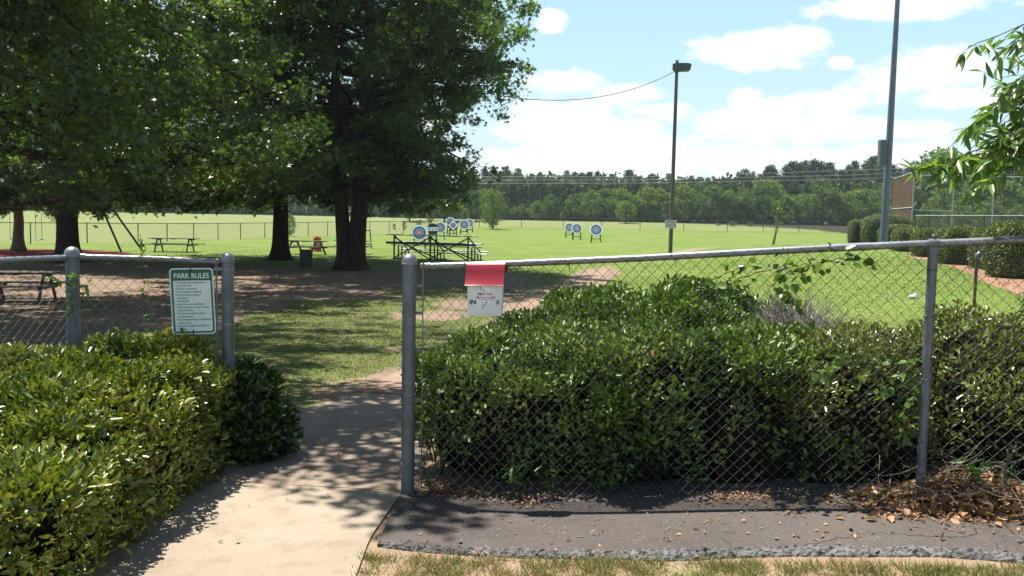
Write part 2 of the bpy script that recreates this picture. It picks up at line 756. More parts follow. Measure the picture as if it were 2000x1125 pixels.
def zones(x, y):
    """bare earth, sand and dry meadow shares at a place"""
    n = fbm(x * 0.45 + 3, y * 0.30 + 9, 5)
    n2 = fbm(x * 1.3 + 40, y * 0.9 + 4, 4)
    w = sm((2.2 - x) / 3.0) * sm((y - 8.5) / 2.5) * (1 - sm((y - 31 - 0.15 * (-x)) / 6.0))
    bias = 0.05 + 0.06 * sm((12 - y) / 3) + 0.24 * sm((-x - 3.0) / 6.0) + 0.22 * sm((y - 23.0) / 5.0)
    dirt = sm((n * 0.6 + n2 * 0.4 + bias - 0.50) / 0.16) * w
    pd = path_dist(x, y)
    dirt = np.maximum(dirt, sm(1.0 - (pd - 0.5 + (n2 - 0.5) * 0.8) / 0.5) * (y > 5) * (y < 38))
    sand = sm(1.25 - np.hypot((x + 1.2) / 1.35, (y - 9.0) / 1.15) + (n2 - 0.5) * 0.7)
    sand = np.maximum(sand, sm((5.9 - y) / 0.5) * sm((n2 - 0.30) / 0.2) * 0.9)
    sand = np.maximum(sand, sm(1 - np.abs(pd - 0.75) / 0.4) * 0.5 * (y > 12) * (y < 38))
    # under the hedges
    dirt = np.maximum(dirt, (x > -0.6) * (y > 5.2) * sm((9.2 - y) / 1.2) * (x < 8))
    dirt = np.maximum(dirt, (x < -1.9) * (y < 7.2))
    mead = sm((y - FENCE_Y(x)) / 1.2 + 0.3)
    return np.clip(dirt, 0, 1), np.clip(sand, 0, 1), np.clip(mead, 0, 1)


def dryness(x, y):
    return sm((2.4 - x) / 3.0) * sm((33 - y) / 6.0)


def ground_mat():
    m, t, b = new_mat('ground_cover')
    geo = t.new('ShaderNodeNewGeometry')
    v = geo.outputs['Position']
    A = {k: t.new('ShaderNodeAttribute', attribute_name=k).outputs['Fac'] for k in ('dirt', 'sand', 'mead', 'wood', 'dry')}
    big = t.noise(v, 0.16, 4, 0.55)
    mid = t.noise(v, 1.6, 5, 0.6)
    fin = t.noise(v, 16.0, 4, 0.6)
    vf = t.noise(v, 70.0, 3, 0.6)
    stv = t.vmath('MULTIPLY', v, (1.0, 0.35, 1.0))
    streak = t.noise(stv, 0.5, 5, 0.6)
    g = t.mix(t.mapr(big, 0.35, 0.65, 0, 1), (0.130, 0.205, 0.026), (0.185, 0.262, 0.046))
    g = t.mix(t.mapr(mid, 0.42, 0.72, 0, 0.55), g, (0.24, 0.28, 0.065))
    g = t.mix(t.mapr(streak, 0.45, 0.65, 0, 0.55), g, (0.235, 0.27, 0.075))
    g = t.mix(t.mapr(t.noise(v, 0.35, 5, 0.65), 0.55, 0.72, 0, 0.55), g, (0.09, 0.15, 0.025))
    g = t.mix(t.mapr(fin, 0.3, 0.7, 0.0, 0.42), g, (0.065, 0.115, 0.016))
    g = t.mix(t.mapr(vf, 0.55, 0.75, 0, 0.35), g, (0.26, 0.32, 0.09))
    g = t.mix(t.math('MULTIPLY', A['dry'], t.mapr(mid, 0.3, 0.6, .45, .95)), g, t.mix(t.mapr(fin, .35, .65, 0, 1), (0.175, 0.165, 0.07), (0.11, 0.12, 0.04)))
    d = t.mix(t.mapr(mid, 0.35, 0.65, 0, 1), (0.25, 0.175, 0.12), (0.34, 0.25, 0.18))
    d = t.mix(t.mapr(fin, 0.4, 0.7, 0, 0.7), d, (0.15, 0.10, 0.065))
    d = t.mix(t.mapr(vf, 0.58, 0.7, 0, 0.8), d, (0.42, 0.30, 0.19))
    s = t.mix(t.mapr(mid, 0.35, 0.65, 0, 1), (0.36, 0.27, 0.175), (0.30, 0.19, 0.12))
    s = t.mix(t.mapr(fin, 0.5, 0.75, 0, 0.7), s, (0.30, 0.19, 0.11))
    s = t.mix(t.mapr(vf, 0.58, 0.7, 0, 0.5), s, (0.48, 0.38, 0.27))
    me = t.mix(t.mapr(mid, 0.35, 0.65, 0, 1), (0.17, 0.22, 0.06), (0.225, 0.25, 0.085))
    me = t.mix(t.mapr(streak, 0.45, 0.65, 0, 0.6), me, (0.26, 0.26, 0.115))

    def edge(a, nz, lo=0.35, hi=0.65):
        q = t.math('ADD', a, t.math('MULTIPLY', t.math('SUBTRACT', nz, 0.5), 0.9))
        return t.mapr(q, lo, hi, 0, 1, True)
    c = t.mix(edge(A['mead'], mid, 0.3, 0.7), g, me)
    c = t.mix(edge(A['dirt'], fin), c, d)
    c = t.mix(edge(A['sand'], fin), c, s)
    c = t.mix(A['wood'], c, (0.035, 0.035, 0.018))
    c = t.mix(1.0, c, (KA, KA, KA), 'MULTIPLY')
    t.l.new(c, b.inputs['Base Color'])
    b.inputs['Roughness'].default_value = 0.95
    b.inputs['Specular IOR Level'].default_value = 0.15
    bn = t.new('ShaderNodeBump')
    bn.inputs['Strength'].default_value = 0.6
    bn.inputs['Distance'].default_value = 0.03
    t.l.new(t.math('ADD', fin, t.math('MULTIPLY', vf, 0.4)), bn.inputs['Height'])
    t.l.new(bn.outputs[0], b.inputs['Normal'])
    return m


def build_ground():
    xs = np.unique(np.round(np.concatenate([np.arange(-16, 16.01, .2), np.arange(-60, 60, 1.5), np.linspace(-700, 700, 41)]), 3))
    ys = np.unique(np.round(np.concatenate([np.arange(1, 40.01, .2), np.arange(40, 170, 1.5), np.linspace(-40, 800, 40)]), 3))
    X, Y = np.meshgrid(xs, ys)
    Z = terrain(X, Y)
    nx, ny = len(xs), len(ys)
    V = np.stack([X, Y, Z], -1).reshape(-1, 3)
    i = np.arange(ny - 1)[:, None] * nx + np.arange(nx - 1)[None, :]
    q = np.stack([i, i + 1, i + nx + 1, i + nx], -1).reshape(-1, 4)
    me = bpy.data.meshes.new('ground')
    me.vertices.add(len(V))
    me.vertices.foreach_set('co', V.reshape(-1).astype(np.float32))
    me.loops.add(q.size)
    me.loops.foreach_set('vertex_index', q.reshape(-1).astype(np.int32))
    me.polygons.add(len(q))
    me.polygons.foreach_set('loop_start', (np.arange(len(q)) * 4).astype(np.int32))
    me.polygons.foreach_set('loop_total', np.full(len(q), 4, np.int32))
    me.update(calc_edges=True)
    me.polygons.foreach_set('use_smooth', np.ones(len(q), bool))
    d, s, mm = zones(V[:, 0], V[:, 1])
    wd = sm((V[:, 1] - np.interp(V[:, 0], [-40, 0, 20, 45, 60], [168, 146, 144, 128, 92])) / 5.0)
    for k, a in (('dirt', d), ('sand', s), ('mead', mm), ('wood', wd), ('dry', dryness(V[:, 0], V[:, 1]))):
        at = me.attributes.new(k, 'FLOAT', 'POINT')
        at.data.foreach_set('value', a.astype(np.float32))
    me.materials.append(ground_mat())
    o = link_mesh('ground', me)
    o['kind'] = 'structure'


build_ground()

# concrete path: two slabs with an open joint, then a worn footpath


def slab_mat(name, c1, c2, dark, speck, stain, crack_w=0.006, cscale=0.55, sscale=150, bump=0.5, amt=.5, ck_amt=.45):
    m, t, b = new_mat(name)
    c1, c2, dark, speck, stain = [kc(c) for c in (c1, c2, dark, speck, stain)]
    v = t.new('ShaderNodeNewGeometry').outputs['Position']
    big = t.noise(v, 0.9, 7, 0.65)
    mid = t.noise(v, 5.0, 6, 0.65)
    fin = t.noise(v, sscale, 3, 0.7)
    sp = t.noise(v, sscale * .45, 2, 0.5)
    c = t.mix(t.mapr(big, 0.35, 0.65, 0, 1), c1, c2)
    c = t.mix(t.mapr(mid, 0.50, 0.70, 0, .8), c, stain)
    c = t.mix(t.mapr(fin, 0.35, 0.65, 0, amt), c, dark)
    c = t.mix(t.mapr(sp, 0.60, 0.68, 0, amt), c, speck)
    # crazing that wanders
    w = t.new('ShaderNodeTexNoise')
    t.l.new(v, w.inputs['Vector'])
    w.inputs['Scale'].default_value = 3.0
    w.inputs['Detail'].default_value = 6
    vv = t.vmath('ADD', v, t.vmath('MULTIPLY', t.vmath('SUBTRACT', w.outputs['Color'], (.5, .5, .5)), (.7, .7, 0)))
    vo = t.new('ShaderNodeTexVoronoi', feature='DISTANCE_TO_EDGE')
    t.l.new(vv, vo.inputs['Vector'])
    vo.inputs['Scale'].default_value = cscale
    ck = t.math('MULTIPLY', t.mapr(vo.outputs['Distance'], 0.0, crack_w, 1.0, 0.0), t.mapr(t.noise(v, 1.7, 3), 0.42, 0.58, 0, 1))
    ck = t.math('MULTIPLY', ck, ck_amt)
    c = t.mix(ck, c, tuple(x * .3 for x in c2))
    t.l.new(c, b.inputs['Base Color'])
    b.inputs['Roughness'].default_value = 0.93
    b.inputs['Specular IOR Level'].default_value = 0.2
    h = t.math('ADD', t.math('ADD', t.math('MULTIPLY', fin, .5), t.math('MULTIPLY', sp, .5)), t.math('ADD', t.math('MULTIPLY', mid, 1.2), t.math('MULTIPLY', ck, -2.0)))
    bn = t.new('ShaderNodeBump')
    bn.inputs['Strength'].default_value = bump
    bn.inputs['Distance'].default_value = 0.012
    t.l.new(h, bn.inputs['Height'])
    t.l.new(bn.outputs[0], b.inputs['Normal'])
    return m


conc = slab_mat('pale_concrete', (0.44, 0.365, 0.27), (0.365, 0.295, 0.21), (0.25, 0.20, 0.145), (0.52, 0.46, 0.37), (0.29, 0.22, 0.15), cscale=.35, bump=.35, amt=.4, ck_amt=0.0)
conc2 = slab_mat('worn_concrete', (0.42, 0.34, 0.25), (0.33, 0.255, 0.18), (0.21, 0.165, 0.125), (0.44, 0.38, 0.30), (0.25, 0.17, 0.12), cscale=.5, bump=.5)
worn = pmat('trodden_earth', (0.37, 0.265, 0.19), (0.28, 0.19, 0.13), rough=0.95, scale=2.5, detail=7, bump=0.5, bscale=40, spec=0.1)
jA, jB = G(500, 946), G(776, 962)
e0, e1, e2 = G(693, 1135), G(722, 1055), G(782, 972)
strip('path', [(-2.25, 3.0), (-2.2, 4.6), (jA[0] - 0.25, jA[1])], [(e0[0] - 0.1, 3.0), e0[:2], e1[:2], (e2[0], jB[1] - 0.01)], conc, 0.014, nv=10, dense=0.15, skirt=0.05)
pl = np.array(PATH)


def offset_line(pts, w):
    pts = np.array(pts, float)
    d = np.gradient(pts, axis=0)
    n = np.stack([d[:, 1], -d[:, 0]], 1) / np.linalg.norm(d, axis=1, keepdims=True)
    w = np.broadcast_to(np.asarray(w, float), (len(pts),))[:, None]
    return pts - n * w, pts + n * w


strip('path_slab', [(jA[0] - 0.25, jA[1] + 0.015), (-2.15, 6.6), (-1.95, 7.6), (-1.62, 8.5)], [(jB[0] + 0.06, jB[1] + 0.015), (-0.62, 6.6), (-0.45, 7.6), (-0.28, 8.35)],
      conc2, 0.010, nv=10, dense=0.15, skirt=0.04)
fl, fr = offset_line(PATH[2:], [0.66, 0.62, 0.6, 0.58, 0.56, 0.55, 0.45, 0.2])
strip('footpath', fl, fr, worn, 0.006, nv=4)
fl, fr = offset_line([G(1322, 494)[:2], G(1345, 489)[:2], G(1375, 485.5)[:2], G(1405, 483.5)[:2]], [0.7, 0.8, 0.7, 0.2])
strip('footpath', fl, fr, worn, 0.006, nv=3)
fl, fr = offset_line([G(1775, 499)[:2], G(1800, 503)[:2], G(1850, 512)[:2], G(1920, 528)[:2], G(2000, 552)[:2], G(2120, 590)[:2]], [0.2, 0.5, 0.6, 0.7, 0.9, 0.9])
redearth = pmat('red_earth', (0.42, 0.24, 0.16), (0.34, 0.19, 0.125), rough=0.95, scale=3, bump=0.3, spec=0.1)
strip('dirt_border', fl, fr, redearth, 0.006, nv=3)
mulch = pmat('red_mulch', (0.40, 0.055, 0.04), (0.24, 0.03, 0.03), rough=0.95, scale=9, detail=6, bump=0.8, bscale=14, spec=0.1)
strip('mulch_bed', [G(-260, 487)[:2], G(60, 487.5)[:2], G(160, 489)[:2], G(250, 494)[:2]], [G(-260, 512)[:2], G(60, 511)[:2], G(150, 503)[:2], G(255, 496)[:2]], mulch, 0.02, nv=6, dense=0.8)

# asphalt strip with its raised, rough edge
f_l, f_r = G(735, 1072), G(2000, 1098)
fd = (f_r - f_l)[:2]
ff = f_l[:2] + fd * 2.6
asph = slab_mat('asphalt', (0.118, 0.10, 0.087), (0.17, 0.145, 0.125), (0.05, 0.043, 0.038), (0.22, 0.19, 0.165), (0.18, 0.135, 0.10), cscale=.9, sscale=110, bump=1.0, amt=.55)
strip('pavement', [(e2[0] + 0.0, 5.62), (2.3, 5.25), (ff[0], 4.4)], [f_l[:2] + [0.0, 0.03], f_r[:2] + [0, .03], ff + [0, .03]], asph, 0.018, nv=12, dense=0.12, skirt=0.03)


def build_kerb():
    rg = np.random.default_rng(3)
    n, m = 520, 11
    a = f_l[:2] + [0.01, 0.055]
    vs = []
    L = np.linalg.norm(ff - a)
    for i in range(n):
        s = i / (n - 1)
        c = a + (ff - a) * s
        wob = (fbm(np.array(s * L * 2.0), np.array(1.0)) - 0.5) * 0.11
        hh = 0.022 + 0.022 * (fbm(np.array(s * L * 3.0), np.array(7.0)) - 0.4)
        for j in range(m):
            t = j / (m - 1)
            y = (t - 0.5) * 0.125 + wob
            z = hh * (1 - abs(2 * t - 1) ** 2.4) + rg.normal() * 0.006 * (0 < j < m - 1)
            vs.append((c[0] + rg.normal() * .003, c[1] + y + rg.normal() * .003, T(c[0], c[1]) + (z if 0 < j < m - 1 else -0.03)))
    fs = [(i * m + j, (i + 1) * m + j, (i + 1) * m + j + 1, i * m + j + 1) for i in range(n - 1) for j in range(m - 1)]
    mb = MB()
    mb.add(vs, fs)
    km = pmat('rough_asphalt_edge', (0.14, 0.135, 0.125), (0.30, 0.29, 0.275), rough=0.95, scale=45, detail=6, bump=1.0, bscale=60, spec=0.15, dirt=(0.095, 0.085, 0.075), dscale=3.0)
    o = mb.build('kerb', km, None)
    o['kind'] = 'structure'


build_kerb()

# ------------------------------------------------------------------ shared materials
galv = pmat('galvanised_steel', (0.36, 0.38, 0.41), (0.26, 0.28, 0.31), rough=0.45, metal=0.55, scale=9, detail=6, bump=0.04, bscale=60, dirt=(0.22, 0.19, 0.16), dscale=6)
galvd = pmat('grey_painted_post', (0.20, 0.235, 0.275), (0.155, 0.185, 0.22), rough=0.5, metal=0.35, scale=10, detail=6, bump=0.05, bscale=80, dirt=(0.15, 0.135, 0.12), dscale=5)
wirem = pmat('fence_wire', (0.17, 0.175, 0.18), (0.10, 0.10, 0.10), rough=0.5, metal=0.6, scale=20)
bark = pmat('oak_bark', (0.075, 0.055, 0.042), (0.032, 0.024, 0.02), rough=0.95, scale=7, detail=8, bump=1.0, bscale=16, stretch=(1, 1, 0.25), spec=0.1)
bark2 = pmat('pale_bark', (0.26, 0.21, 0.16), (0.15, 0.12, 0.09), rough=0.95, scale=6, detail=7, bump=0.6, bscale=20, spec=0.1)
twigm = pmat('twig_wood', (0.115, 0.085, 0.06), (0.06, 0.045, 0.032), rough=0.9, scale=20, spec=0.1)
greytw = pmat('dead_grey_twigs', (0.42, 0.38, 0.34), (0.25, 0.22, 0.19), rough=0.9, scale=20, spec=0.1)
darkwood = pmat('weathered_dark_timber', (0.13, 0.105, 0.085), (0.08, 0.064, 0.052), rough=0.85, scale=12, bump=0.4, stretch=(1, 6, 6))
greymetal = pmat('pole_grey_paint', (0.17, 0.205, 0.28), (0.14, 0.17, 0.235), rough=0.4, metal=0.4, scale=3)
black = pmat('black_plastic', (0.012, 0.012, 0.013), rough=0.5)
white = pmat('white_sheet', (0.80, 0.80, 0.80), (0.72, 0.73, 0.74), rough=0.6, scale=5)


# ------------------------------------------------------------------ chain link
def chain_link(mb, a, b, zb, zt, W_=0.07, r=0.0016, n=4, rows=None, wob=0.0, nrm_off=0.0, seed=1):
    """woven zigzag wires between ground points a and b; zb(s), zt(s) give the bottom and top heights, s in 0..1"""
    rg = np.random.default_rng(seed)
    a = np.array(a[:2], float)
    b = np.array(b[:2], float)
    L = np.linalg.norm(b - a)
    d = (b - a) / L
    nn = np.array([d[1], -d[0]])
    h = W_ / 2
    nw = int(L / h)
    h = L / nw
    if rows is None:
        rows = int((zt(0.5) - zb(0.5)) / h)
    rows += rows % 2
    sag = rg.normal(size=(nw + 2,)) * wob
    for i in range(nw):
        pts = []
        for k in range(rows + 1):
            odd = (k + i) % 2
            s = (i + odd) * h / L
            t = 1 - k / rows
            z = zb(s) + (zt(s) - zb(s)) * t + (sag[i + odd] * t * (1 - t) * 4)
            o = (0.0022 if odd else -0.0022) * (r / 0.0017) + nrm_off
            q = a + d * (s * L) + nn * o
            pts.append((q[0], q[1], z))
        mb.tube(pts, r, n, cap=False)


def dome_post(parent, p, z0, z1, r, mat, capm, capz=None):
    mb = MB()
    mb.tube([(p[0], p[1], z0 - 0.15), (p[0], p[1], (z0 + z1) / 2), (p[0], p[1], z1 - r * 1.0)], r, 20)
    po = mb.build('post', mat, parent, smooth=True)
    cb = MB()
    R1 = r * 1.13
    prof = [(R1, -r * 0.55), (R1 * 1.05, -r * .5), (R1 * 1.05, -r * 0.28), (R1, -r * .25)]
    prof += [(R1 * math.cos(R(k * 9)), R1 * 0.95 * math.sin(R(k * 9))) for k in range(0, 10)] + [(0.001, R1 * 0.96)]
    cb.lathe((p[0], p[1], z1 - r * 0.95), prof, 20)
    cb.build('post_cap', capm, po, smooth=True)
    return po


def band(mb, p, z, r, d, ln):
    """steel strap round a post with its bolted tongue towards the fence"""
    mb.lathe((p[0], p[1], z), [(r + .0005, -.011), (r + .004, -.010), (r + .004, .010), (r + .0005, .011)], 20)
    q0 = np.array([p[0], p[1], z]) + np.array([d[0], d[1], 0]) * (r + .002)
    q1 = q0 + np.array([d[0], d[1], 0]) * ln
    mb.beam(q0, q1, .006, .02)


FA = G(796, 968)
FB = G(1797, 985)
fdir = (FB - FA)[:2] / np.linalg.norm((FB - FA)[:2])
FC = np.array([*(FB[:2] + fdir * 3.0), 0])
FC[2] = T(FC[0], FC[1])
FNRM = np.array([fdir[1], -fdir[0], 0.0])    # towards the camera


def build_right_fence():
    root = thing('chain_link_fence', 'grey chain link fence with domed end post and level rail, right of the path', 'fence', FA)
    rail_px = [(829, 520.5), (1000, 515), (1250, 504.5), (1500, 491), (1650, 483.5), (1808, 476.5), (2000, 468.5)]
    rp = [HP(x, y, FA, FB) for x, y in rail_px]
    for p in rp:
        p += -FNRM * 0.02
    end = rp[-1] + (rp[-1] - rp[-3]) / np.linalg.norm(rp[-1] - rp[-3]) * 2.2
    rp.append(end)
    LL = np.linalg.norm((FC - FA)[:2])
    ss = [np.dot(p[:2] - FA[:2], fdir) for p in rp]
    zz = [p[2] for p in rp]

    def ztop(s):
        return float(np.interp(s * LL, ss, zz)) + 0.012

    def zbot(s):
        q = FA[:2] + fdir * (s * LL)
        return T(q[0], q[1]) + 0.045
    topA = HP(799, 497, FA, FB)[2]
    p0 = dome_post(root, FA, FA[2], topA, 0.0425, galvd, galv)
    for z in (1.335, 1.165, 0.93, 0.62, 0.20):
        bm_ = MB()
        band(bm_, FA, FA[2] + z, 0.0425, fdir, 0.045)
        bm_.build('post_band', galvd, root, smooth=True)
    tb = MB()
    q = FA[:2] + fdir * 0.09
    tb.beam((q[0], q[1], FA[2] + 0.06), (q[0], q[1], topA - 0.045), 0.006, 0.019)
    tb.build('tension_bar', galvd, root)
    # line posts
    for c, zt in ((FB, None), (FC, None)):
        s = np.dot(c[:2] - FA[:2], fdir) / LL
        zt = ztop(s)
        lp = MB()
        cc = c[:2] - FNRM[:2] * 0.02
        lp.tube([(cc[0], cc[1], c[2] - .1), (cc[0], cc[1], (c[2] + zt) / 2), (cc[0], cc[1], zt - 0.03)], 0.0255, 16)
        po = lp.build('post', galvd, root, smooth=True)
        cp = MB()
        cp.lathe((cc[0], cc[1], zt - .075), [(.0265, 0), (.03, .004), (.03, .045), (.018, .052), (.013, .08), (.011, .098), (.013, .104), (.008, .113), (.001, .115)], 16)
        d3 = np.array([fdir[0], fdir[1], 0.06])
        c3 = np.array([cc[0], cc[1], zt - 0.012])
        cp.tube([c3 - d3 * .028, c3 + d3 * .028], 0.0275, 16)
        cp.build('post_cap', galvd, po, smooth=True)
    rb = MB()
    rb.tube(rp, 0.0205, 16)
    rb.build('top_rail', galv, root, smooth=True)
    c = rp[4] + (rp[5] - rp[4]) * 0.1
    dd = (rp[5] - rp[4]) / np.linalg.norm(rp[5] - rp[4])
    MB().tube([c - dd * .09, c + dd * .09], 0.0225, 16).build('rail_sleeve', galv, root, smooth=True)
    MB().tube([rp[0] - dd * .03, rp[0] + dd * .035], 0.0235, 16).build('rail_sleeve', galv, root, smooth=True)
    wm = MB()
    A2 = FA[:2] + fdir * 0.092
    L2 = np.linalg.norm(FC[:2] - A2)
    o = 0.092 / LL
    chain_link(wm, A2, FC, lambda s: zbot(o + s * (1 - o)), lambda s: ztop(o + s * (1 - o)), 0.0715, 0.0018, 4, wob=0.004, seed=4)
    wm.build('wire_mesh', wirem, root, smooth=True)
    for s in np.arange(0.35, 5.5, 0.62):
        tw = MB()
        q = FA[:2] + fdir * s
        z = ztop(s / LL) - 0.012
        pts = []
        for k in range(9):
            a = 2 * PI * k / 8
            e = np.array([q[0], q[1], z - .003]) - FNRM * 0.02 + FNRM * (0.025 * math.cos(a)) + np.array([0, 0, 0.025 * math.sin(a)]) + np.array([fdir[0], fdir[1], 0]) * 0.004 * k
            pts.append(e)
        pts.append(pts[-1] + np.array([0.004, 0, -0.06]))
        tw.tube(pts, 0.0018, 4)
        tw.build('tie_wire', wirem, root)
    for z in (0.35, 0.7, 1.05, 1.3):
        e = np.array([FB[0], FB[1], FB[2] + z]) - FNRM * 0.02
        tw = MB()
        tw.tube([e + FNRM * (.029 * math.cos(2 * PI * k / 10)) + np.array([fdir[0], fdir[1], 0]) * (.029 * math.sin(2 * PI * k / 10)) for k in range(11)], 0.0018, 4)
        tw.build('tie_wire', wirem, root)
    return rp, ztop, LL


RAIL, ZTOP, FLL = build_right_fence()

LA = np.array([*P(446, 700, 6.15)[:2], 0.0])
LB = np.array([*P(143, 600, 5.9)[:2], 0.0])
LC = np.array([*P(-420, 600, 4.2)[:2], 0.0])
for q in (LA, LB, LC):
    q[2] = T(q[0], q[1])


def build_left_fence():
    root = thing('chain_link_fence', 'grey chain link fence carrying the green rules sign, left of the path', 'fence', LA)
    ta, tb_ = P(446.5, 495, 6.15)[2], P(142, 483, 5.9)[2]
    dome_post(root, LA, LA[2], ta, 0.0425, galvd, galv)
    dome_post(root, LB, LB[2], tb_, 0.0445, galvd, galv)
    d1 = (LB - LA)[:2] / np.linalg.norm((LB - LA)[:2])
    d2 = (LC - LB)[:2] / np.linalg.norm((LC - LB)[:2])
    n1 = np.array([-d1[1], d1[0]])
    if n1[1] > 0:
        n1 = -n1
    zA, zB, zC = P(428, 511, 6.15)[2], P(160, 502, 5.9)[2], 1.45
    rb = MB()
    back = -n1 * 0.02
    a = np.array([*(LA[:2] + d1 * 0.075 + back), zA])
    b = np.array([*(LB[:2] - d1 * 0.03 + back), zB])
    c = np.array([*(LB[:2] + d2 * 0.03 + back), zB - .005])
    m2 = P(0, 512.5, 5.15)
    e = np.array([LC[0], LC[1] + .02, 1.45])
    rb.tube([a, (a + b) / 2 + np.array([0, 0, .004]), b], 0.0205, 16)
    rb.build('top_rail', galv, root, smooth=True)
    MB().tube([c, e], 0.0205, 16).build('top_rail', galv, root, smooth=True)
    d3 = (b - a) / np.linalg.norm(b - a)
    MB().tube([a - d3 * .012, a + d3 * .03], 0.0235, 16).build('rail_sleeve', galv, root, smooth=True)
    MB().tube([b + d3 * .012, b - d3 * .05], 0.0235, 16).build('rail_sleeve', galv, root, smooth=True)
    for (pp, z, r_, dd_) in ((LA, 1.37, .0425, d1), (LA, .98, .0425, d1), (LB, 1.25, .0445, -d1)):
        bd = MB()
        band(bd, pp, pp[2] + z, r_, dd_, 0.05)
        bd.build('post_band', galv, root, smooth=True)
    tb = MB()
    q = LA[:2] + d1 * 0.075
    tb.beam((q[0], q[1], LA[2] + 0.06), (q[0], q[1], zA + .01), 0.006, 0.019)
    tb.build('tension_bar', galvd, root)
    wm = MB()
    q0 = LA[:2] + d1 * 0.077
    q1 = LB[:2] - d1 * 0.03
    chain_link(wm, q0, q1, lambda s: LA[2] + .05, lambda s: zA + (zB - zA) * s + 0.02, 0.0715, 0.0018, 4, wob=0.004, seed=7)
    wm.build('wire_mesh', wirem, root, smooth=True)
    wm = MB()
    q2 = LB[:2] + d2 * 0.03
    chain_link(wm, q2, LC, lambda s: LB[2] + .05, lambda s: zB + (1.45 - zB) * s + 0.02, 0.0715, 0.0018, 4, wob=0.004, seed=8)
    wm.build('wire_mesh', wirem, root, smooth=True)
    return d1, n1


LD1, LN1 = build_left_fence()


# ------------------------------------------------------------------ rules sign
def build_sign():
    c = HP(377, 588, LA, LB) + np.array([LN1[0], LN1[1], 0]) * 0.012
    N = np.array([LN1[0], LN1[1], 0.0])
    X0 = -np.array([LD1[0], LD1[1], 0.0])      # image right
    if X0[0] < 0:
        X0 = -X0
    Z = np.array([0, 0, 1.0])
    t = R(2.4)
    X = X0 * math.cos(t) - Z * math.sin(t) * -1 * 0.35
    X /= np.linalg.norm(X)
    Y = Z * math.cos(t) - X0 * math.sin(t)
    Y /= np.linalg.norm(Y)
    w, h = 0.290, 0.466
    root = thing('park_sign', 'white and green park rules sign tied to the fence left of the path', 'sign', c - Y * h / 2)
    pan = MB()
    pan.prism(rrect(w, h, 0.026), c, X, Y, N, 0.003)
    sw = pmat('sign_white', (0.70, 0.77, 0.76), (0.64, 0.71, 0.71), rough=0.45, scale=4)
    pan.build('sign_panel', sw, root)
    gm = pmat('sign_green', (0.012, 0.16, 0.085), (0.010, 0.13, 0.07), rough=0.45, scale=5)
    g = MB()
    o = c + N * 0.0042
    out = rrect(w - 0.018, h - 0.018, 0.020)
    inn = rrect(w - 0.042, h - 0.042, 0.010)
    g.ring(out, inn, o, X, Y)
    # header
    yh = h / 2 - 0.020
    g.flat([(-w / 2 + .0195, yh - .0668), (w / 2 - .0195, yh - .0668), (w / 2 - .0195, yh), (-w / 2 + .0195, yh)], o + N * 0.0006, X, Y)
    g.build('green_print', gm, root)
    tl = MB()
    text_into(tl, 'PARK RULES', o + N * 0.0014 + Y * (yh - 0.051), X, Y, 0.036, 0.232, 'CENTER', bold=0.018)
    tl.build('title_lettering', sw, root)
    rules = ['• Use playground equipment at', '   your own risk.', '• No glass containers.', '• No horseplay or fighting.', '• No overnight parking or',
             '   camping.', '• No littering.', '• Open fires are prohibited.', '• Pets must be on leash, please', '   remove waste.',
             '• Vehicles are restricted to', '   parking areas.', '• No skateboarding in roadways or', '   parking lots.', '• Park and playground close at', '   sunset.']
    wd = [.212, .098, .150, .178, .172, .072, .092, .190, .222, .106, .194, .102, .246, .088, .222, .052]
    rl = MB()
    y = yh - 0.0855
    for s, q in zip(rules, wd):
        ind = 0.016 if s.startswith('   ') else 0.004
        text_into(rl, s.strip(), o + Y * y + X * (-w / 2 + .026 + ind), X, Y, 0.0115, q, bold=0.012)
        y -= 0.02175
    rl.build('rules_lettering', pmat('sign_ink', (0.03, 0.05, 0.07), rough=0.6), root)
    for yy, dx in ((h / 2 - 0.014, -0.004), (-h / 2 + .012, -0.006)):
        z = MB()
        q = c + X * dx + Y * yy + N * 0.007
        z.beam(q - Y * .022, q + Y * .016, .007, .004)
        z.tube([q + Y * .016, q + Y * .022 - N * .01, q + Y * .018 - N * .026], .003, 6)
        z.build('zip_tie', black, root)


build_sign()


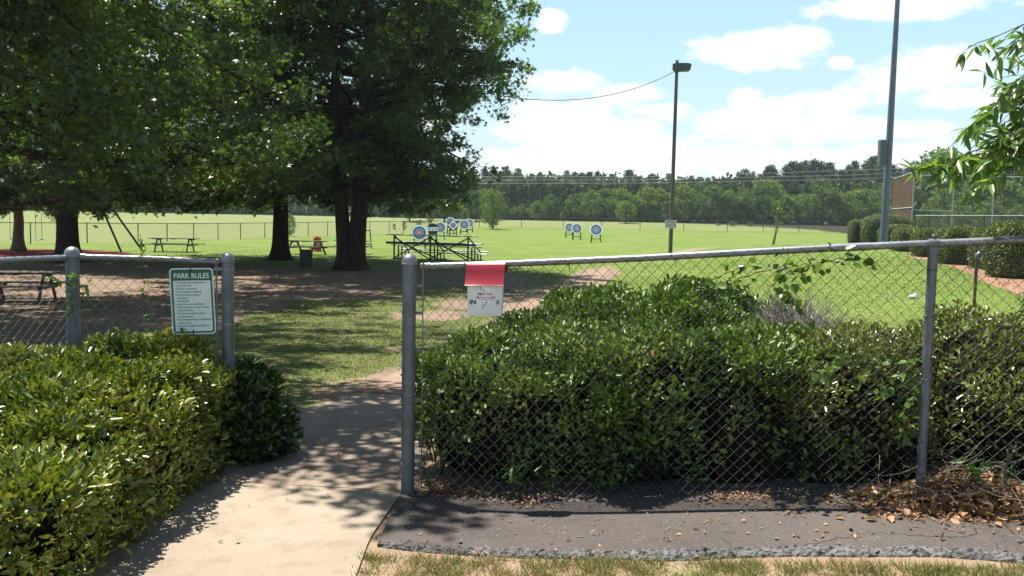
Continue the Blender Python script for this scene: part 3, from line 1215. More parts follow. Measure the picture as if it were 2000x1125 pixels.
# ------------------------------------------------------------------ hanging box on the rail
def build_box():
    c = HP(951, 517, FA, FB)
    X = np.array([fdir[0], fdir[1], 0.035])
    X /= np.linalg.norm(X)
    N = FNRM
    Z = np.array([0, 0, 1.0])
    root = thing('brochure_box', 'white plastic brochure box with red lid hung over the fence rail', 'box', c - Z * 0.31)
    w = 0.237
    red = pmat('red_plastic', (0.42, 0.016, 0.032), (0.36, 0.013, 0.027), rough=0.4, scale=6, bump=0.03, bscale=30)
    prof = [(-.048, -.050), (-.050, -.01), (-.046, .008), (-.03, .0145), (.005, .016), (.022, .010), (.031, -.004), (.042, -.04), (.064, -.118), (.068, -.1215)]
    th = 0.004
    vs, fs = [], []
    nseg = 8
    pn = len(prof)
    for side in (0, 1):
        for i in range(nseg + 1):
            u = -w / 2 + w * i / nseg
            for k, (n_, z_) in enumerate(prof):
                a = prof[max(k - 1, 0)]
                b = prof[min(k + 1, pn - 1)]
                tx, tz = b[0] - a[0], b[1] - a[1]
                l_ = math.hypot(tx, tz)
                nx, nz = -tz / l_, tx / l_
                wv = 0.0008 * math.sin(u * 20 + k)
                s_ = 1.0 + 0.02 * (k / pn) * (1)
                vs.append(c + X * (u * s_) + N * (n_ - nx * th * side) + Z * (z_ - nz * th * side + wv))
    o = (nseg + 1) * pn
    for i in range(nseg):
        for k in range(pn - 1):
            q = (i * pn + k, (i + 1) * pn + k, (i + 1) * pn + k + 1, i * pn + k + 1)
            fs.append(q)
            fs.append(tuple(j + o for j in q[::-1]))
    for i in (0, nseg):
        for k in range(pn - 1):
            fs.append((i * pn + k, i * pn + k + 1, o + i * pn + k + 1, o + i * pn + k))
    for i in range(nseg):
        for k in (0, pn - 1):
            fs.append((i * pn + k, (i + 1) * pn + k, o + (i + 1) * pn + k, o + i * pn + k))
    lid = MB()
    lid.add(vs, fs)
    lid.build('lid', red, root, smooth=True)
    # bin: hollow tapered tray below the lid
    binm = pmat('cloudy_white_plastic', (0.76, 0.80, 0.81), (0.66, 0.70, 0.71), rough=0.35, scale=3, transl=0.15)
    wt, wb, zt, zb = 0.222, 0.205, -0.06, -0.308
    f0 = 0.012
    f1t, f1b = 0.036, 0.050

    def bx(w_, z_, n0, n1):
        return [c + X * (-w_ / 2) + N * n0 + Z * z_, c + X * (w_ / 2) + N * n0 + Z * z_, c + X * (w_ / 2) + N * n1 + Z * z_, c + X * (-w_ / 2) + N * n1 + Z * z_]
    bn = MB()
    v8 = bx(wb, zb, f0, f1b - 0.004) + bx(wb + .006, zb + .012, f0, f1b) + bx(wt, zt, f0, f1t)
    bn.add(v8, [(0, 3, 2, 1), (0, 1, 5, 4), (1, 2, 6, 5), (2, 3, 7, 6), (3, 0, 4, 7), (4, 5, 9, 8), (5, 6, 10, 9), (6, 7, 11, 10), (7, 4, 8, 11)])
    b = bn.build('bin', binm, root)
    # the front face: axes
    zf = lambda z: f1t + (f1b - f1t) * (zt - z) / (zt - (zb + .012))
    Yf = (Z * 1.0 + N * -(f1b - f1t) / (zt - zb - .012))
    Yf /= np.linalg.norm(Yf)

    def at(u, z, e=0.0012):
        return c + X * u + Z * z + N * (zf(z) + e)
    pale = pmat('faded_disc', (0.76, 0.79, 0.80), rough=0.5)
    dd = MB()
    dd.flat([(0.062 * math.cos(2 * PI * k / 32), 0.062 * math.sin(2 * PI * k / 32)) for k in range(32)], at(0.002, -.183, .0008), X, Yf)
    dd.build('logo_disc', pale, root)
    ink = MB()
    text_into(ink, 'Mid GA', at(0.004, -.182, .002), X, Yf, 0.0155, 0.090, 'CENTER', bold=0.02)
    text_into(ink, 'Archery Club', at(0.010, -.2105, .002), X, Yf, 0.0095, 0.088, 'CENTER', bold=0.015)
    ink.flat([(-.045, -.0015), (.058, -.0015), (.058, .0015), (-.045, .0015)], at(0.004, -.1955, .002), X, Yf)
    ink.flat([(-.056, 0), (-.047, -.007), (-.036, 0), (-.047, .007)], at(0.004, -.1955, .0022), X, Yf)
    for k in range(3):
        ink.flat([(.036 + .009 * k, 0), (.042 + .009 * k, .005), (.047 + .009 * k, .005), (.041 + .009 * k, 0), (.047 + .009 * k, -.005), (.042 + .009 * k, -.005)], at(0.004, -.1955, .0024), X, Yf)
    ink.build('red_lettering', pmat('red_ink', (0.55, 0.05, 0.06), rough=0.6), root)
    bkink = pmat('black_ink', (0.015, 0.02, 0.022), rough=0.6)
    lt = MB()
    text_into(lt, 'IN', at(-.093, -.236), X, Yf, 0.025, 0.041, bold=0.035)
    lt.build('black_lettering', bkink, root)
    lt = MB()
    text_into(lt, 'X', at(.070, -.237), X, Yf, 0.025, 0.027, bold=0.035)
    lt.build('black_lettering', bkink, root)
    bink = pmat('bow_ink', (0.11, 0.07, 0.09), rough=0.6)

    def arc(pts, w0):
        bw = MB()
        n = len(pts)
        vs_ = []
        for i, (x, y) in enumerate(pts):
            t = i / (n - 1)
            wv = w0 * (0.4 + 0.6 * math.sin(PI * (0.25 + 0.7 * t)))
            vs_ += [at(x - wv, y, .0016), at(x + wv, y, .0016)]
        bw.add(vs_, [(2 * i, 2 * i + 1, 2 * i + 3, 2 * i + 2) for i in range(n - 1)])
        bw.build('bow_limb' if w0 > .001 else 'bow_string', bink, root)
    arc([(-.030, -.127), (-.029, -.135), (-.022, -.144), (-.010, -.151), (.000, -.159), (.004, -.166)], .0028)
    arc([(.014, -.217), (.014, -.226), (.008, -.236), (-.002, -.245), (-.010, -.254), (-.011, -.264)], .0028)
    arc([(-.022, -.146), (-.022, -.152), (-.022, -.164)], .0008)
    arc([(-.012, -.219), (-.012, -.236), (-.012, -.250)], .0008)


build_box()


# ------------------------------------------------------------------ shrubs and hedges
def shrub(name, label, cat, lobes, n, size, mat, group=None, shape='oval', asp=0.5, shell=0.10, coremat=None, seed=1, upw=0.6, twigs=0, exp=2.4,
          core=0.86, keep=None, zmin=0.03, rough=0.10, floor=None, side_thin=0.35, side_deep=0.06, bumps=0, bump_r=1.0, bump_up=0.1):
    """lobes: (centre, radii[, exponent]); leaves sit in a shell round the union of the lobes"""
    rg = np.random.default_rng(seed)
    lob = [(np.array(l[0], float), np.array(l[1], float), (l[2] if len(l) > 2 else exp)) for l in lobes]
    for _ in range(bumps):
        l = lob[rg.integers(len(lobes))]
        d = rand_unit(rg, 1)[0]
        d[2] = abs(d[2]) * .8 + bump_up
        t = 1.0 / (np.sum(np.abs(d) ** l[2]) ** (1 / l[2]))
        rr = rg.uniform(.14, .30) * bump_r
        lob.append((l[0] + d * t * l[1] * .88, np.array([rr * rg.uniform(.8, 1.3), rr * rg.uniform(.8, 1.3), rr * rg.uniform(.6, .9)]), 2.2))
    c0 = np.mean([l[0] for l in lob], axis=0)
    base = np.array([c0[0], c0[1], T(c0[0], c0[1])])
    root = thing(name, label, cat, base, 0, group)
    area = np.array([l[1][0] * l[1][1] + l[1][0] * l[1][2] + l[1][1] * l[1][2] for l in lob])
    area /= area.sum()
    P_, N_ = [], []
    tot = 0
    while tot < n:
        for li, (c, r, e) in enumerate(lob):
            k = max(8, int(n * 0.6 * area[li]))
            d = rand_unit(rg, k)
            t = 1.0 / (np.sum(np.abs(d) ** e, axis=1) ** (1 / e))
            nz = 1 + rough * (fbm(d[:, 0] * 3 + 7 * li + 50, d[:, 1] * 3 + d[:, 2] * 2.3 + 50, 3) - 0.5) * 2
            q = d * t[:, None] * nz[:, None]
            g = np.sign(q) * np.abs(q) ** (e - 1) / r
            g /= np.linalg.norm(g, axis=1, keepdims=True)
            p = c + q * r
            p = p - g * (np.abs(rg.normal(size=k)) * min(shell, .3 * r.min()))[:, None]
            p = p + rg.normal(size=(k, 3)) * size * 0.3
            ok = p[:, 2] > terrain(p[:, 0], p[:, 1]) + zmin
            sidef = sm((0.55 - g[:, 2]) / 0.5)
            ok &= rg.random(k) > sidef * side_thin
            p = p - g * (sidef * min(side_deep, .3 * r.min()) * rg.random(k))[:, None]
            for lj, (c2, r2, e2) in enumerate(lob):
                if lj != li:
                    s = np.sum(np.abs((p - c2) / (r2 * 0.93)) ** e2, axis=1)
                    ok &= s > 1
            if keep is not None:
                ok &= keep(p)
            P_.append(p[ok])
            N_.append(g[ok])
            tot += int(ok.sum())
    P_ = np.concatenate(P_)[:]
    N_ = np.concatenate(N_)
    sel = rg.permutation(len(P_))[:n]
    P_, N_ = P_[sel], N_[sel]
    m = len(P_)
    dirs = N_ * 0.6 + rand_unit(rg, m) * 0.75 + np.array([0, 0, upw * 0.6])
    sd_ = sm((0.6 - N_[:, 2]) / 0.5)[:, None]
    nr = N_ * (0.35 + 0.7 * sd_) + rand_unit(rg, m) * (0.55 - .15 * sd_) + np.array([0, 0, 0.55]) * (1 - .9 * sd_)
    L = size * rg.uniform(0.45, 1.35, m) * (1 - .15 * rg.random(m))
    rn = np.clip(rg.random(m), 0, 1)
    leaves('foliage', mat, P_, dirs, nr, L, L * asp, shape, root, rn, seed, off=base)
    # solid dark core standing in for the shade between leaves, plus real twigs
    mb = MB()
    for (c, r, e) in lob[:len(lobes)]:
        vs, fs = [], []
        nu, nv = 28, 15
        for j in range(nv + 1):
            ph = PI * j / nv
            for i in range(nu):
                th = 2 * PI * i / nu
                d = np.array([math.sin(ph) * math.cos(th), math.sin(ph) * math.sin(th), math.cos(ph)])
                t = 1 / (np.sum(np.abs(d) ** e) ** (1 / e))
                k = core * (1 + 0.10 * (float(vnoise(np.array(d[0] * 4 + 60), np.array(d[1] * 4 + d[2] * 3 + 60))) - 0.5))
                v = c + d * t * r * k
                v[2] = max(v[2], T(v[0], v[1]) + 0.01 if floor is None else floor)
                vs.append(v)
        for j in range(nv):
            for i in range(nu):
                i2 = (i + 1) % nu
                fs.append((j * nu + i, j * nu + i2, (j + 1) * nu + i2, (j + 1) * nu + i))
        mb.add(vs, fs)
    for k in range(twigs):
        li = rg.choice(len(lob), p=area)
        c, r, e = lob[li]
        d = rand_unit(rg, 1)[0]
        d[2] = abs(d[2]) * 0.9 + 0.02
        p1 = c + d * r * rg.uniform(0.85, 1.03)
        p0 = np.array([c[0] + d[0] * r[0] * 0.35, c[1] + d[1] * r[1] * 0.35, T(c[0], c[1]) + 0.05])
        if p1[2] < T(p1[0], p1[1]) + .05:
            continue
        mid = (p0 + p1) / 2 + rg.normal(size=3) * .06
        mb.tube([p0, mid, p1], [.006, .004, .0015], 4)
    mb.build('shade_core_and_twigs', coremat or twigm, root, smooth=True)
    return root


hedge_core = pmat('hedge_shade_and_wood', (0.022, 0.022, 0.012), (0.012, 0.012, 0.008), rough=1.0, scale=20, spec=0.0)  # near-black colour paints the shade inside the hedges; the twigs share it
hedgeL = leafmat('hedge_leaf', [(0.05, (0.035, 0.065, 0.008)), (0.30, (0.115, 0.17, 0.017)), (0.6, (0.235, 0.275, 0.03)), (0.88, (0.35, 0.325, 0.055)), (1.0, (0.36, 0.14, 0.05))],
                 rough=0.34, transl=0.18, nscale=1.6)
hedgeD = leafmat('dark_hedge_leaf', [(0.05, (0.018, 0.045, 0.010)), (0.5, (0.04, 0.085, 0.014)), (0.85, (0.075, 0.125, 0.02)), (1.0, (0.13, 0.15, 0.03))], rough=0.3, transl=0.22, nscale=2.0)
hedgeR = leafmat('right_hedge_leaf', [(0.05, (0.02, 0.05, 0.010)), (0.35, (0.075, 0.145, 0.018)), (0.65, (0.165, 0.26, 0.036)), (0.92, (0.28, 0.34, 0.065)), (1.0, (0.26, 0.12, 0.05))], rough=0.42, transl=0.14, nscale=1.8, spec=0.32)
hedgeO = leafmat('olive_hedge_leaf', [(0.05, (0.03, 0.055, 0.012)), (0.35, (0.11, 0.145, 0.028)), (0.7, (0.24, 0.265, 0.06)), (1.0, (0.34, 0.25, 0.09))], rough=0.3, transl=0.2, nscale=1.8)
boxL = leafmat('clipped_hedge_leaf', [(0.0, (0.06, 0.10, 0.022)), (0.5, (0.155, 0.205, 0.04)), (1.0, (0.25, 0.30, 0.075))], rough=0.5, transl=0.2, nscale=1.0)

# left hedge, running along the path towards the camera
shrub('hedge', 'olive green leafy hedge in the near left corner beside the path', 'hedge',
      [((-2.93, 5.5, 0.33), (1.05, 1.0, 0.42), 6.0), ((-2.86, 4.45, 0.27), (0.96, 0.8, 0.345), 6.0), ((-2.84, 3.7, 0.20), (0.92, 0.6, 0.31), 5.0),
       ((-4.6, 5.0, 0.33), (1.2, 1.4, 0.42), 4.0), ((-4.3, 3.9, 0.25), (1.1, 0.8, 0.34), 4.0), ((-5.9, 5.2, 0.33), (0.8, 1.3, 0.42), 4.0)],
      88000, 0.051, hedgeL, asp=0.48, shell=0.06, coremat=hedge_core, seed=11, twigs=160, core=0.84, rough=0.10, bumps=46, bump_r=1.0, bump_up=.85, side_thin=.58, side_deep=.16)
shrub('hedge', 'small dark green shrub at the foot of the left gate post', 'shrub',
      [((-2.0, 6.35, 0.26), (0.30, 0.40, 0.40), 2.2), ((-1.84, 6.25, 0.16), (0.28, 0.34, 0.28), 2.2)],
      7000, 0.055, hedgeD, asp=0.5, shell=0.06, coremat=hedge_core, seed=12, twigs=20, rough=0.2)

# right hedge behind the fence
zr = T(0.8, 6.4)
shrub('hedge', 'broad dark green hedge pressed against the fence under the brochure box', 'hedge',
      [((0.05, 5.98, 0.56), (0.62, 0.60, 0.32), 2.6), ((-0.12, 6.0, 0.42), (0.44, 0.50, 0.34), 2.3), ((0.20, 6.08, 0.34), (0.60, 0.66, 0.38), 3.8), ((0.95, 5.95, 0.76), (0.75, 0.78, 0.28), 3.2), ((0.95, 6.0, 0.42), (0.72, 0.78, 0.48), 4.0),
       ((1.15, 7.6, 0.52), (1.25, 1.1, 0.58), 2.6), ((1.6, 5.80, 0.78), (0.52, 0.70, 0.28), 2.8), ((1.6, 5.78, 0.42), (0.50, 0.70, 0.48), 3.8), ((0.5, 7.1, 0.38), (0.72, 0.9, 0.48), 2.6),
       ((1.35, 6.9, 0.90), (0.6, 0.8, 0.26), 2.4), ((0.95, 7.5, 0.86), (0.5, 0.6, 0.16), 2.4), ((1.98, 5.42, 0.28), (0.35, 0.42, 0.34), 2.4), ((-0.22, 5.92, 0.26), (0.33, 0.40, 0.26), 2.4)],
      72000, 0.046, hedgeR, asp=0.5, shell=0.08, coremat=hedge_core, seed=21, twigs=260, core=0.86, rough=0.28, bumps=34, side_thin=.62, side_deep=.12)
shrub('shrub', 'olive shrub rising behind the hedge under the vine', 'shrub',
      [((2.35, 8.1, 0.45), (0.62, 0.6, 0.62), 2.3), ((1.75, 8.3, 0.42), (0.5, 0.5, 0.55), 2.2)],
      12000, 0.042, hedgeO, asp=0.5, shell=0.08, coremat=hedge_core, seed=22, twigs=30, rough=0.22)
shrub('shrub', 'loose yellow green shrub left of the slim fence post', 'shrub',
      [((2.1, 5.5, 0.55), (0.42, 0.5, 0.46), 2.2), ((2.78, 6.1, 0.52), (0.5, 0.7, 0.44), 2.2), ((2.35, 5.25, 0.35), (0.25, 0.3, 0.3), 2.0)],
      18000, 0.040, hedgeO, asp=0.5, shell=0.10, coremat=hedge_core, seed=23, twigs=140, rough=0.25, bumps=14, side_thin=.3, side_deep=.06)
shrub('shrub', 'tall olive green shrub behind the fence at the right edge', 'shrub',
      [((3.2, 5.45, 0.68), (0.62, 0.62, 0.54), 2.2), ((4.0, 5.6, 0.70), (0.7, 0.8, 0.62), 2.2), ((4.9, 5.7, 0.70), (0.7, 0.8, 0.66), 2.2)],
      30000, 0.042, hedgeO, asp=0.5, shell=0.10, coremat=hedge_core, seed=24, twigs=160, rough=0.24, bumps=18, side_thin=.3, side_deep=.06)


def bare_bush():
    rg = np.random.default_rng(9)
    c = onG(2.12, 6.35)
    root = thing('dead_shrub', 'bare grey twiggy dead shrub between the green hedges', 'shrub', c)
    mb = MB()
    for k in range(760):
        a = rg.uniform(0, 2 * PI)
        r0 = rg.uniform(0, .15)
        p = c + np.array([r0 * math.cos(a), r0 * math.sin(a), rg.uniform(.5, .72)])
        d = np.array([math.cos(a) * .7, math.sin(a) * .7, rg.uniform(.3, 1.3)]) + rg.normal(size=3) * .35
        d /= np.linalg.norm(d)
        L = rg.uniform(.22, .48)
        pts = [p]
        for j in range(4):
            d = d + rg.normal(size=3) * .22
            d /= np.linalg.norm(d)
            pts.append(pts[-1] + d * L / 4)
        mb.tube(pts, [.0035, .003, .0024, .0018, .001], 3)
    mb.build('twigs', greytw, root)


bare_bush()


# ------------------------------------------------------------------ vines, shoots and weeds
vineL = leafmat('vine_leaf', [(0.0, (0.05, 0.12, 0.02)), (0.5, (0.11, 0.22, 0.03)), (0.9, (0.20, 0.32, 0.05)), (1.0, (0.36, 0.38, 0.08))], rough=0.35, transl=0.4, nscale=3)
weedL = leafmat('weed_leaf', [(0.0, (0.03, 0.08, 0.015)), (0.5, (0.06, 0.15, 0.03)), (1.0, (0.12, 0.22, 0.04))], rough=0.45, transl=0.35, nscale=3)


def vine(name, label, cat, lines, nleaf, size, mat, shape='heart', asp=0.8, seed=1, spread=0.03, parent=None, group=None):
    rg = np.random.default_rng(seed)
    p0 = np.array(lines[0][0], float)
    root = thing(name, label, cat, p0, 0, group)
    pp, dd = [], []
    for ln in lines:
        mb = MB()
        ln = [np.array(q, float) for q in ln]
        d = np.concatenate([[0], np.cumsum([np.linalg.norm(b - a) for a, b in zip(ln[:-1], ln[1:])])])
        t = np.linspace(0, d[-1], 14)
        pts = np.stack([np.interp(t, d, [q[i] for q in ln]) for i in range(3)], 1)
        pts[1:-1] += rg.normal(size=(12, 3)) * 0.006
        mb.tube(list(pts), np.linspace(.0028, .0012, 14), 4)
        mb.build('stem', twigm if mat is not weedL else pmat('green_stem', (.05, .11, .03)), root)
        k = max(2, int(nleaf / len(lines)))
        tt = rg.uniform(0.08, 1, k) * d[-1]
        q = np.stack([np.interp(tt, t, pts[:, i]) for i in range(3)], 1)
        pp.append(q + rg.normal(size=(k, 3)) * spread * .3)
        dd.append(rand_unit(rg, k) * 0.8 + np.array([0, 0, -0.1]))
    pp = np.concatenate(pp)
    dd = np.concatenate(dd)
    m = len(pp)
    nr = rand_unit(rg, m) * .7 + np.array([0, -.5, .6])
    L = size * rg.uniform(.55, 1.2, m)
    leaves('leaves', mat, pp, dd, nr, L, L * asp, shape, root, None, seed, off=p0)
    return root


def FP(px, py, off=0.0):
    return HP(px, py, FA, FB) + FNRM * off


vine('vine', 'heart leaved vine threaded through the mesh under the long rail', 'vine',
     [[FP(1372, 560), FP(1400, 540), FP(1440, 525), FP(1480, 520)], [FP(1440, 545), FP(1480, 530), FP(1540, 525), FP(1600, 512)],
      [FP(1500, 560, -.05), FP(1530, 540), FP(1590, 515), FP(1640, 508)], [FP(1600, 512), FP(1640, 506), FP(1690, 508), FP(1722, 520)],
      [FP(1400, 585, -.05), FP(1420, 550, .01), FP(1445, 528, .01)], [FP(1530, 590, -.06), FP(1545, 555, -.01), FP(1580, 525, .01)]], 96, 0.058, vineL, asp=0.75, seed=3, spread=.11)
vine('vine', 'bright green broad leaved vine in the shrub left of the slim post', 'vine',
     [[FP(1590, 760, -.06), FP(1620, 720, -.05), FP(1660, 690, -.05)], [FP(1690, 800, -.05), FP(1740, 760, -.05), FP(1790, 700, -.04)], [FP(1650, 790, -.05), FP(1700, 730, -.06), FP(1740, 700, -.05)],
      [FP(1760, 880, -.05), FP(1775, 800, -.05), FP(1800, 720, -.04)], [FP(1600, 640, -.2), FP(1560, 600, -.2), FP(1530, 580, -.2)]], 110, 0.052, vineL, asp=0.8, seed=4)
vine('vine', 'green sprig climbing the corner post of the left fence', 'vine',
     [[P(150, 640, 5.82), P(140, 590, 5.8), P(148, 555, 5.8), P(165, 520, 5.8)], [P(150, 600, 5.82), P(165, 575, 5.8), P(170, 545, 5.8)], [P(140, 560, 5.8), P(118, 548, 5.8), P(100, 540, 5.8)]],
     34, 0.055, vineL, asp=0.5, shape='oval', seed=5)
vine('vine', 'thin yellow green shoot standing above the left fence rail', 'vine',
     [[P(283, 640, 5.95), P(280, 560, 5.95), P(278, 500, 5.95), P(274, 456, 5.95)]], 16, 0.045, vineL, asp=0.6, seed=6)
for (a, lab, n, s, sd_) in (
        ((1012, 905), 'narrow leaved green weed at the foot of the mesh under the hedge', 26, .085, 7),
        ((845, 890), 'bushy green weed beside the tall domed fence post', 34, .06, 8),
        ((1082, 905), 'small dark weed under the middle of the big hedge', 16, .06, 9),
        ((1735, 965), 'low bright green leafy weed left of the slim post foot', 30, .055, 10),
        ((1885, 905), 'pale green spiky weed above the brush pile', 46, .085, 11),
        ((1965, 900), 'leafy weed at the right edge above the dead leaves', 30, .06, 12)):
    c = HP(a[0], a[1], FA, FB)
    b = np.array([c[0], c[1] + 0.05, T(c[0], c[1] + .05)])
    top = c + np.array([0, -.03, .03])
    rgq = random.Random(sd_)
    lines = [[b, (b + top) / 2 + np.array([rgq.uniform(-.05, .05), 0, 0]), top + np.array([rgq.uniform(-.11, .11), rgq.uniform(-.05, .02), rgq.uniform(-.05, .06)])] for _ in range(5)]
    vine('weed', lab, 'weed', lines, n, s, weedL if sd_ not in (10,) else vineL, shape='long', asp=0.22, seed=sd_, group='weeds along the right fence')


# ------------------------------------------------------------------ brush pile, fallen leaves, grass
deadL = leafmat('dead_leaf', [(0.0, (0.14, 0.07, 0.035)), (0.4, (0.32, 0.16, 0.07)), (0.75, (0.52, 0.30, 0.15)), (1.0, (0.72, 0.52, 0.34))], rough=0.7, transl=0.15, nscale=3)


def scatter_leaves(name, pts, size, seed, parent=None, off=(0, 0, 0), flat=1.2, mat=None):
    rg = np.random.default_rng(seed)
    n = len(pts)
    d = rand_unit(rg, n)
    d[:, 2] *= 0.35
    nr = rand_unit(rg, n) * 0.6 + np.array([0, 0, flat])
    L = size * rg.uniform(.5, 1.3, n)
    return leaves(name, mat or deadL, pts, d, nr, L, L * rg.uniform(.3, .7, n), 'oval', parent, None, seed, off)


def brush_pile():
    rg = np.random.default_rng(31)
    c = G(1905, 1000)
    root = thing('brush_pile', 'heap of dry twigs and brown dead leaves on the asphalt at the right edge', 'brush pile', c)
    n = 2600
    x = rg.normal(size=n) * .30
    y = rg.normal(size=n) * .17
    hgt = 0.17 * np.exp(-(x / .38) ** 2 - (y / .2) ** 2)
    px_, py_ = c[0] + x + .03, c[1] + y + 0.10
    pts = np.stack([px_, py_, terrain(px_, py_) + .02 + hgt * rg.random(n)], 1)
    scatter_leaves('dead_leaves', pts, 0.055, 31, root, c, flat=0.4)
    mb = MB()
    for k in range(150):
        a = rg.uniform(0, 2 * PI)
        p = np.array([c[0] + rg.normal() * .24, c[1] + .12 + rg.normal() * .14, 0])
        p[2] = T(p[0], p[1]) + rg.uniform(.02, .20)
        d = np.array([math.cos(a), math.sin(a) * .6, rg.normal() * .25])
        L = rg.uniform(.12, .45)
        pts = [p - d * L / 2]
        for j in range(4):
            d = d + rg.normal(size=3) * .15
            pts.append(pts[-1] + d * L / 4)
        pts = [np.array([q[0], q[1], max(q[2], T(q[0], q[1]) + .012)]) for q in pts]
        mb.tube(pts, np.linspace(rg.uniform(.002, .005), .0012, 5), 4)
    a0, a1 = G(1765, 1030), P(1870, 992, 4.62)
    mb.tube([a0 + [0, 0, .01], (a0 + a1) / 2 + [0, 0, .012], a1, P(1960, 945, 4.72)], [.003, .004, .005, .005], 5)
    mb.tube([P(1985, 870, 4.55), P(1962, 915, 4.6), P(1965, 960, 4.62), P(1960, 1010, 4.6)], [.006, .008, .009, .008], 6)
    mb.build('twigs', pmat('dry_twigs', (0.20, 0.155, 0.115), (0.12, 0.09, 0.065), rough=0.9, scale=20), root)


brush_pile()


def litter():
    rg = np.random.default_rng(41)
    pts = []
    # along the fence foot and under the hedge
    for (n, x0, x1, y0, y1) in ((1500, -0.55, 2.2, 5.0, 5.75), (500, 1.9, 4.2, 4.6, 5.2), (26, -0.7, 3.0, 4.5, 5.0), (250, -0.62, -0.2, 5.3, 5.7), (30, -2.0, -0.6, 3.8, 7.5), (120, -0.7, 3.2, 4.1, 4.6)):
        x = rg.uniform(x0, x1, n)
        y = rg.uniform(y0, y1, n)
        if n == 1500:
            y = 5.42 - 0.245 * (x + 0.66) + rg.normal(size=n) * .10 + 0.05
        k = fbm(x * 2.2 + 9, y * 2.2 + 3, 3) > (0.5 if n > 300 else 0.3)
        pts.append(np.stack([x[k], y[k], terrain(x[k], y[k]) + .020 + rg.random(k.sum()) * .010], 1))
    o = scatter_leaves('fallen_leaves', np.concatenate(pts), 0.031, 41)
    tag(o, 'brown fallen leaves strewn over the asphalt and along the fence foot', 'fallen leaves', kind='stuff')
    mb = MB()
    for k in range(46):
        x = rg.uniform(-1.9, 3.0) if k < 8 else rg.uniform(-.6, 3.2)
        y = rg.uniform(4.1, 5.2)
        a = rg.uniform(0, PI)
        L = rg.uniform(.02, .08)
        d = np.array([math.cos(a), math.sin(a), 0]) * L / 2
        p = np.array([x, y, T(x, y) + .026])
        mb.tube([p - d, p + [0, 0, .004] + rg.normal(size=3) * .006, p + d], .0016, 4)
    o = mb.build('fallen_twigs', pmat('dry_twigs', (0.20, 0.155, 0.115)), None)
    tag(o, 'thin dry twigs lying about on the path and asphalt', 'twigs', kind='stuff')
    # pebbles on asphalt
    mb = MB()
    for k in range(420):
        x = rg.uniform(-.75, 3.2)
        y = rg.uniform(4.5, 5.35)
        s = rg.uniform(.003, .010)
        if k > 420:
            u_ = rg.random() ** .7
            x = jA[0] + .1 + (jB[0] - jA[0]) * u_ + rg.normal() * .03
            y = jA[1] + (jB[1] - jA[1]) * u_ + rg.normal() * .018
            s *= .8
        u = rand_unit(rg, 6) * .3
        b = np.array([(1, 0, 0), (-1, 0, 0), (0, 1, 0), (0, -1, 0), (0, 0, .7), (0, 0, -.7)], float) + u
        mb.add([np.array([x, y, T(x, y) + .018 + s * .5]) + q * s for q in b], [(0, 2, 4), (2, 1, 4), (1, 3, 4), (3, 0, 4), (2, 0, 5), (1, 2, 5), (3, 1, 5), (0, 3, 5)])
    o = mb.build('gravel', pmat('gravel_stone', (0.33, 0.29, 0.25), (0.2, 0.17, 0.15), rough=0.9, scale=40), None)
    tag(o, 'loose small stones on the asphalt strip', 'gravel', kind='stuff')


litter()
grassM = leafmat('grass_blade', [(0.0, (0.085, 0.15, 0.018)), (0.40, (0.13, 0.205, 0.028)), (0.70, (0.17, 0.22, 0.055)), (1.0, (0.30, 0.265, 0.12))], rough=0.65, transl=0.3, nscale=0.5, hue=(1.25, 1.25, 0.7), spec=0.25)


def grass():
    rg = np.random.default_rng(51)
    n = 420000
    y = 8.2 * np.exp(rg.random(n) * math.log(58 / 8.2))
    x = (rg.random(n) * 1.4 - 0.7) * (y + 2)
    d, s, m = zones(x, y)
    pdm = path_dist(x, y)
    ok = (rg.random(n) > np.maximum(d * .96, s * .9)) & (pdm > 0.62 * (y > 8)) & (m < .5)
    patch = fbm(x * 0.9, y * 0.9, 3)
    ok &= rg.random(n) < (0.35 + 0.9 * patch) * (1 - .9 * sm((y - 22) / 30))
    x, y = x[ok], y[ok]
    n = len(x)
    pts = np.stack([x, y, terrain(x, y) - .004], 1)
    dirs = rand_unit(rg, n) * .55 + np.array([0, 0, .8])
    dirs[:, 2] = np.abs(dirs[:, 2])
    L = rg.uniform(.014, .036, n) * (1 + y / 45)
    Wd = 0.0035 + 0.0004 * y
    o = leaves('grass', grassM, pts, dirs, rand_unit(rg, n), L, Wd, 'blade', None, np.clip(rg.random(n) * (1 - .15 * dryness(x, y)) + .33 * dryness(x, y), 0, 1), 51)
    tag(o, 'short mown green grass of the field beyond the fence', 'grass', kind='stuff')
    # tufts in the sandy verge in front
    pp, dd = [], []
    cen = 430
    for k in range(cen):
        px_ = rg.uniform(705, 2050)
        e = rg.random() ** 1.5
        q = G(px_, 1078 + (px_ - 735) * 0.0195 + 12 + e * 55)
        m = int(rg.integers(14, 46))
        a = rg.uniform(0, 2 * PI, m)
        r = np.abs(rg.normal(size=m)) * .035
        pp.append(np.stack([q[0] + r * np.cos(a), q[1] + r * np.sin(a), np.full(m, q[2])], 1))
        dd.append(np.stack([np.cos(a) * .55, np.sin(a) * .55, rg.uniform(.35, 1.1, m)], 1) + rg.normal(size=(m, 3)) * .2)
    pp = np.concatenate(pp)
    dd = np.concatenate(dd)
    m = len(pp)
    dryM = leafmat('dry_verge_grass', [(0.0, (0.13, 0.20, 0.03)), (0.35, (0.24, 0.27, 0.07)), (0.6, (0.42, 0.36, 0.17)), (1.0, (0.60, 0.47, 0.27))], rough=0.7, transl=0.25, nscale=2.5, hue=(1.1, 1.1, .8), spec=.2)
    o = leaves('verge_grass', dryM, pp, dd, rand_unit(rg, m), rg.uniform(.02, .06, m), .0045, 'blade', None, rg.random(m), 52)
    tag(o, 'sparse tufts of grass in the sandy verge below the asphalt edge', 'grass', kind='stuff')


grass()

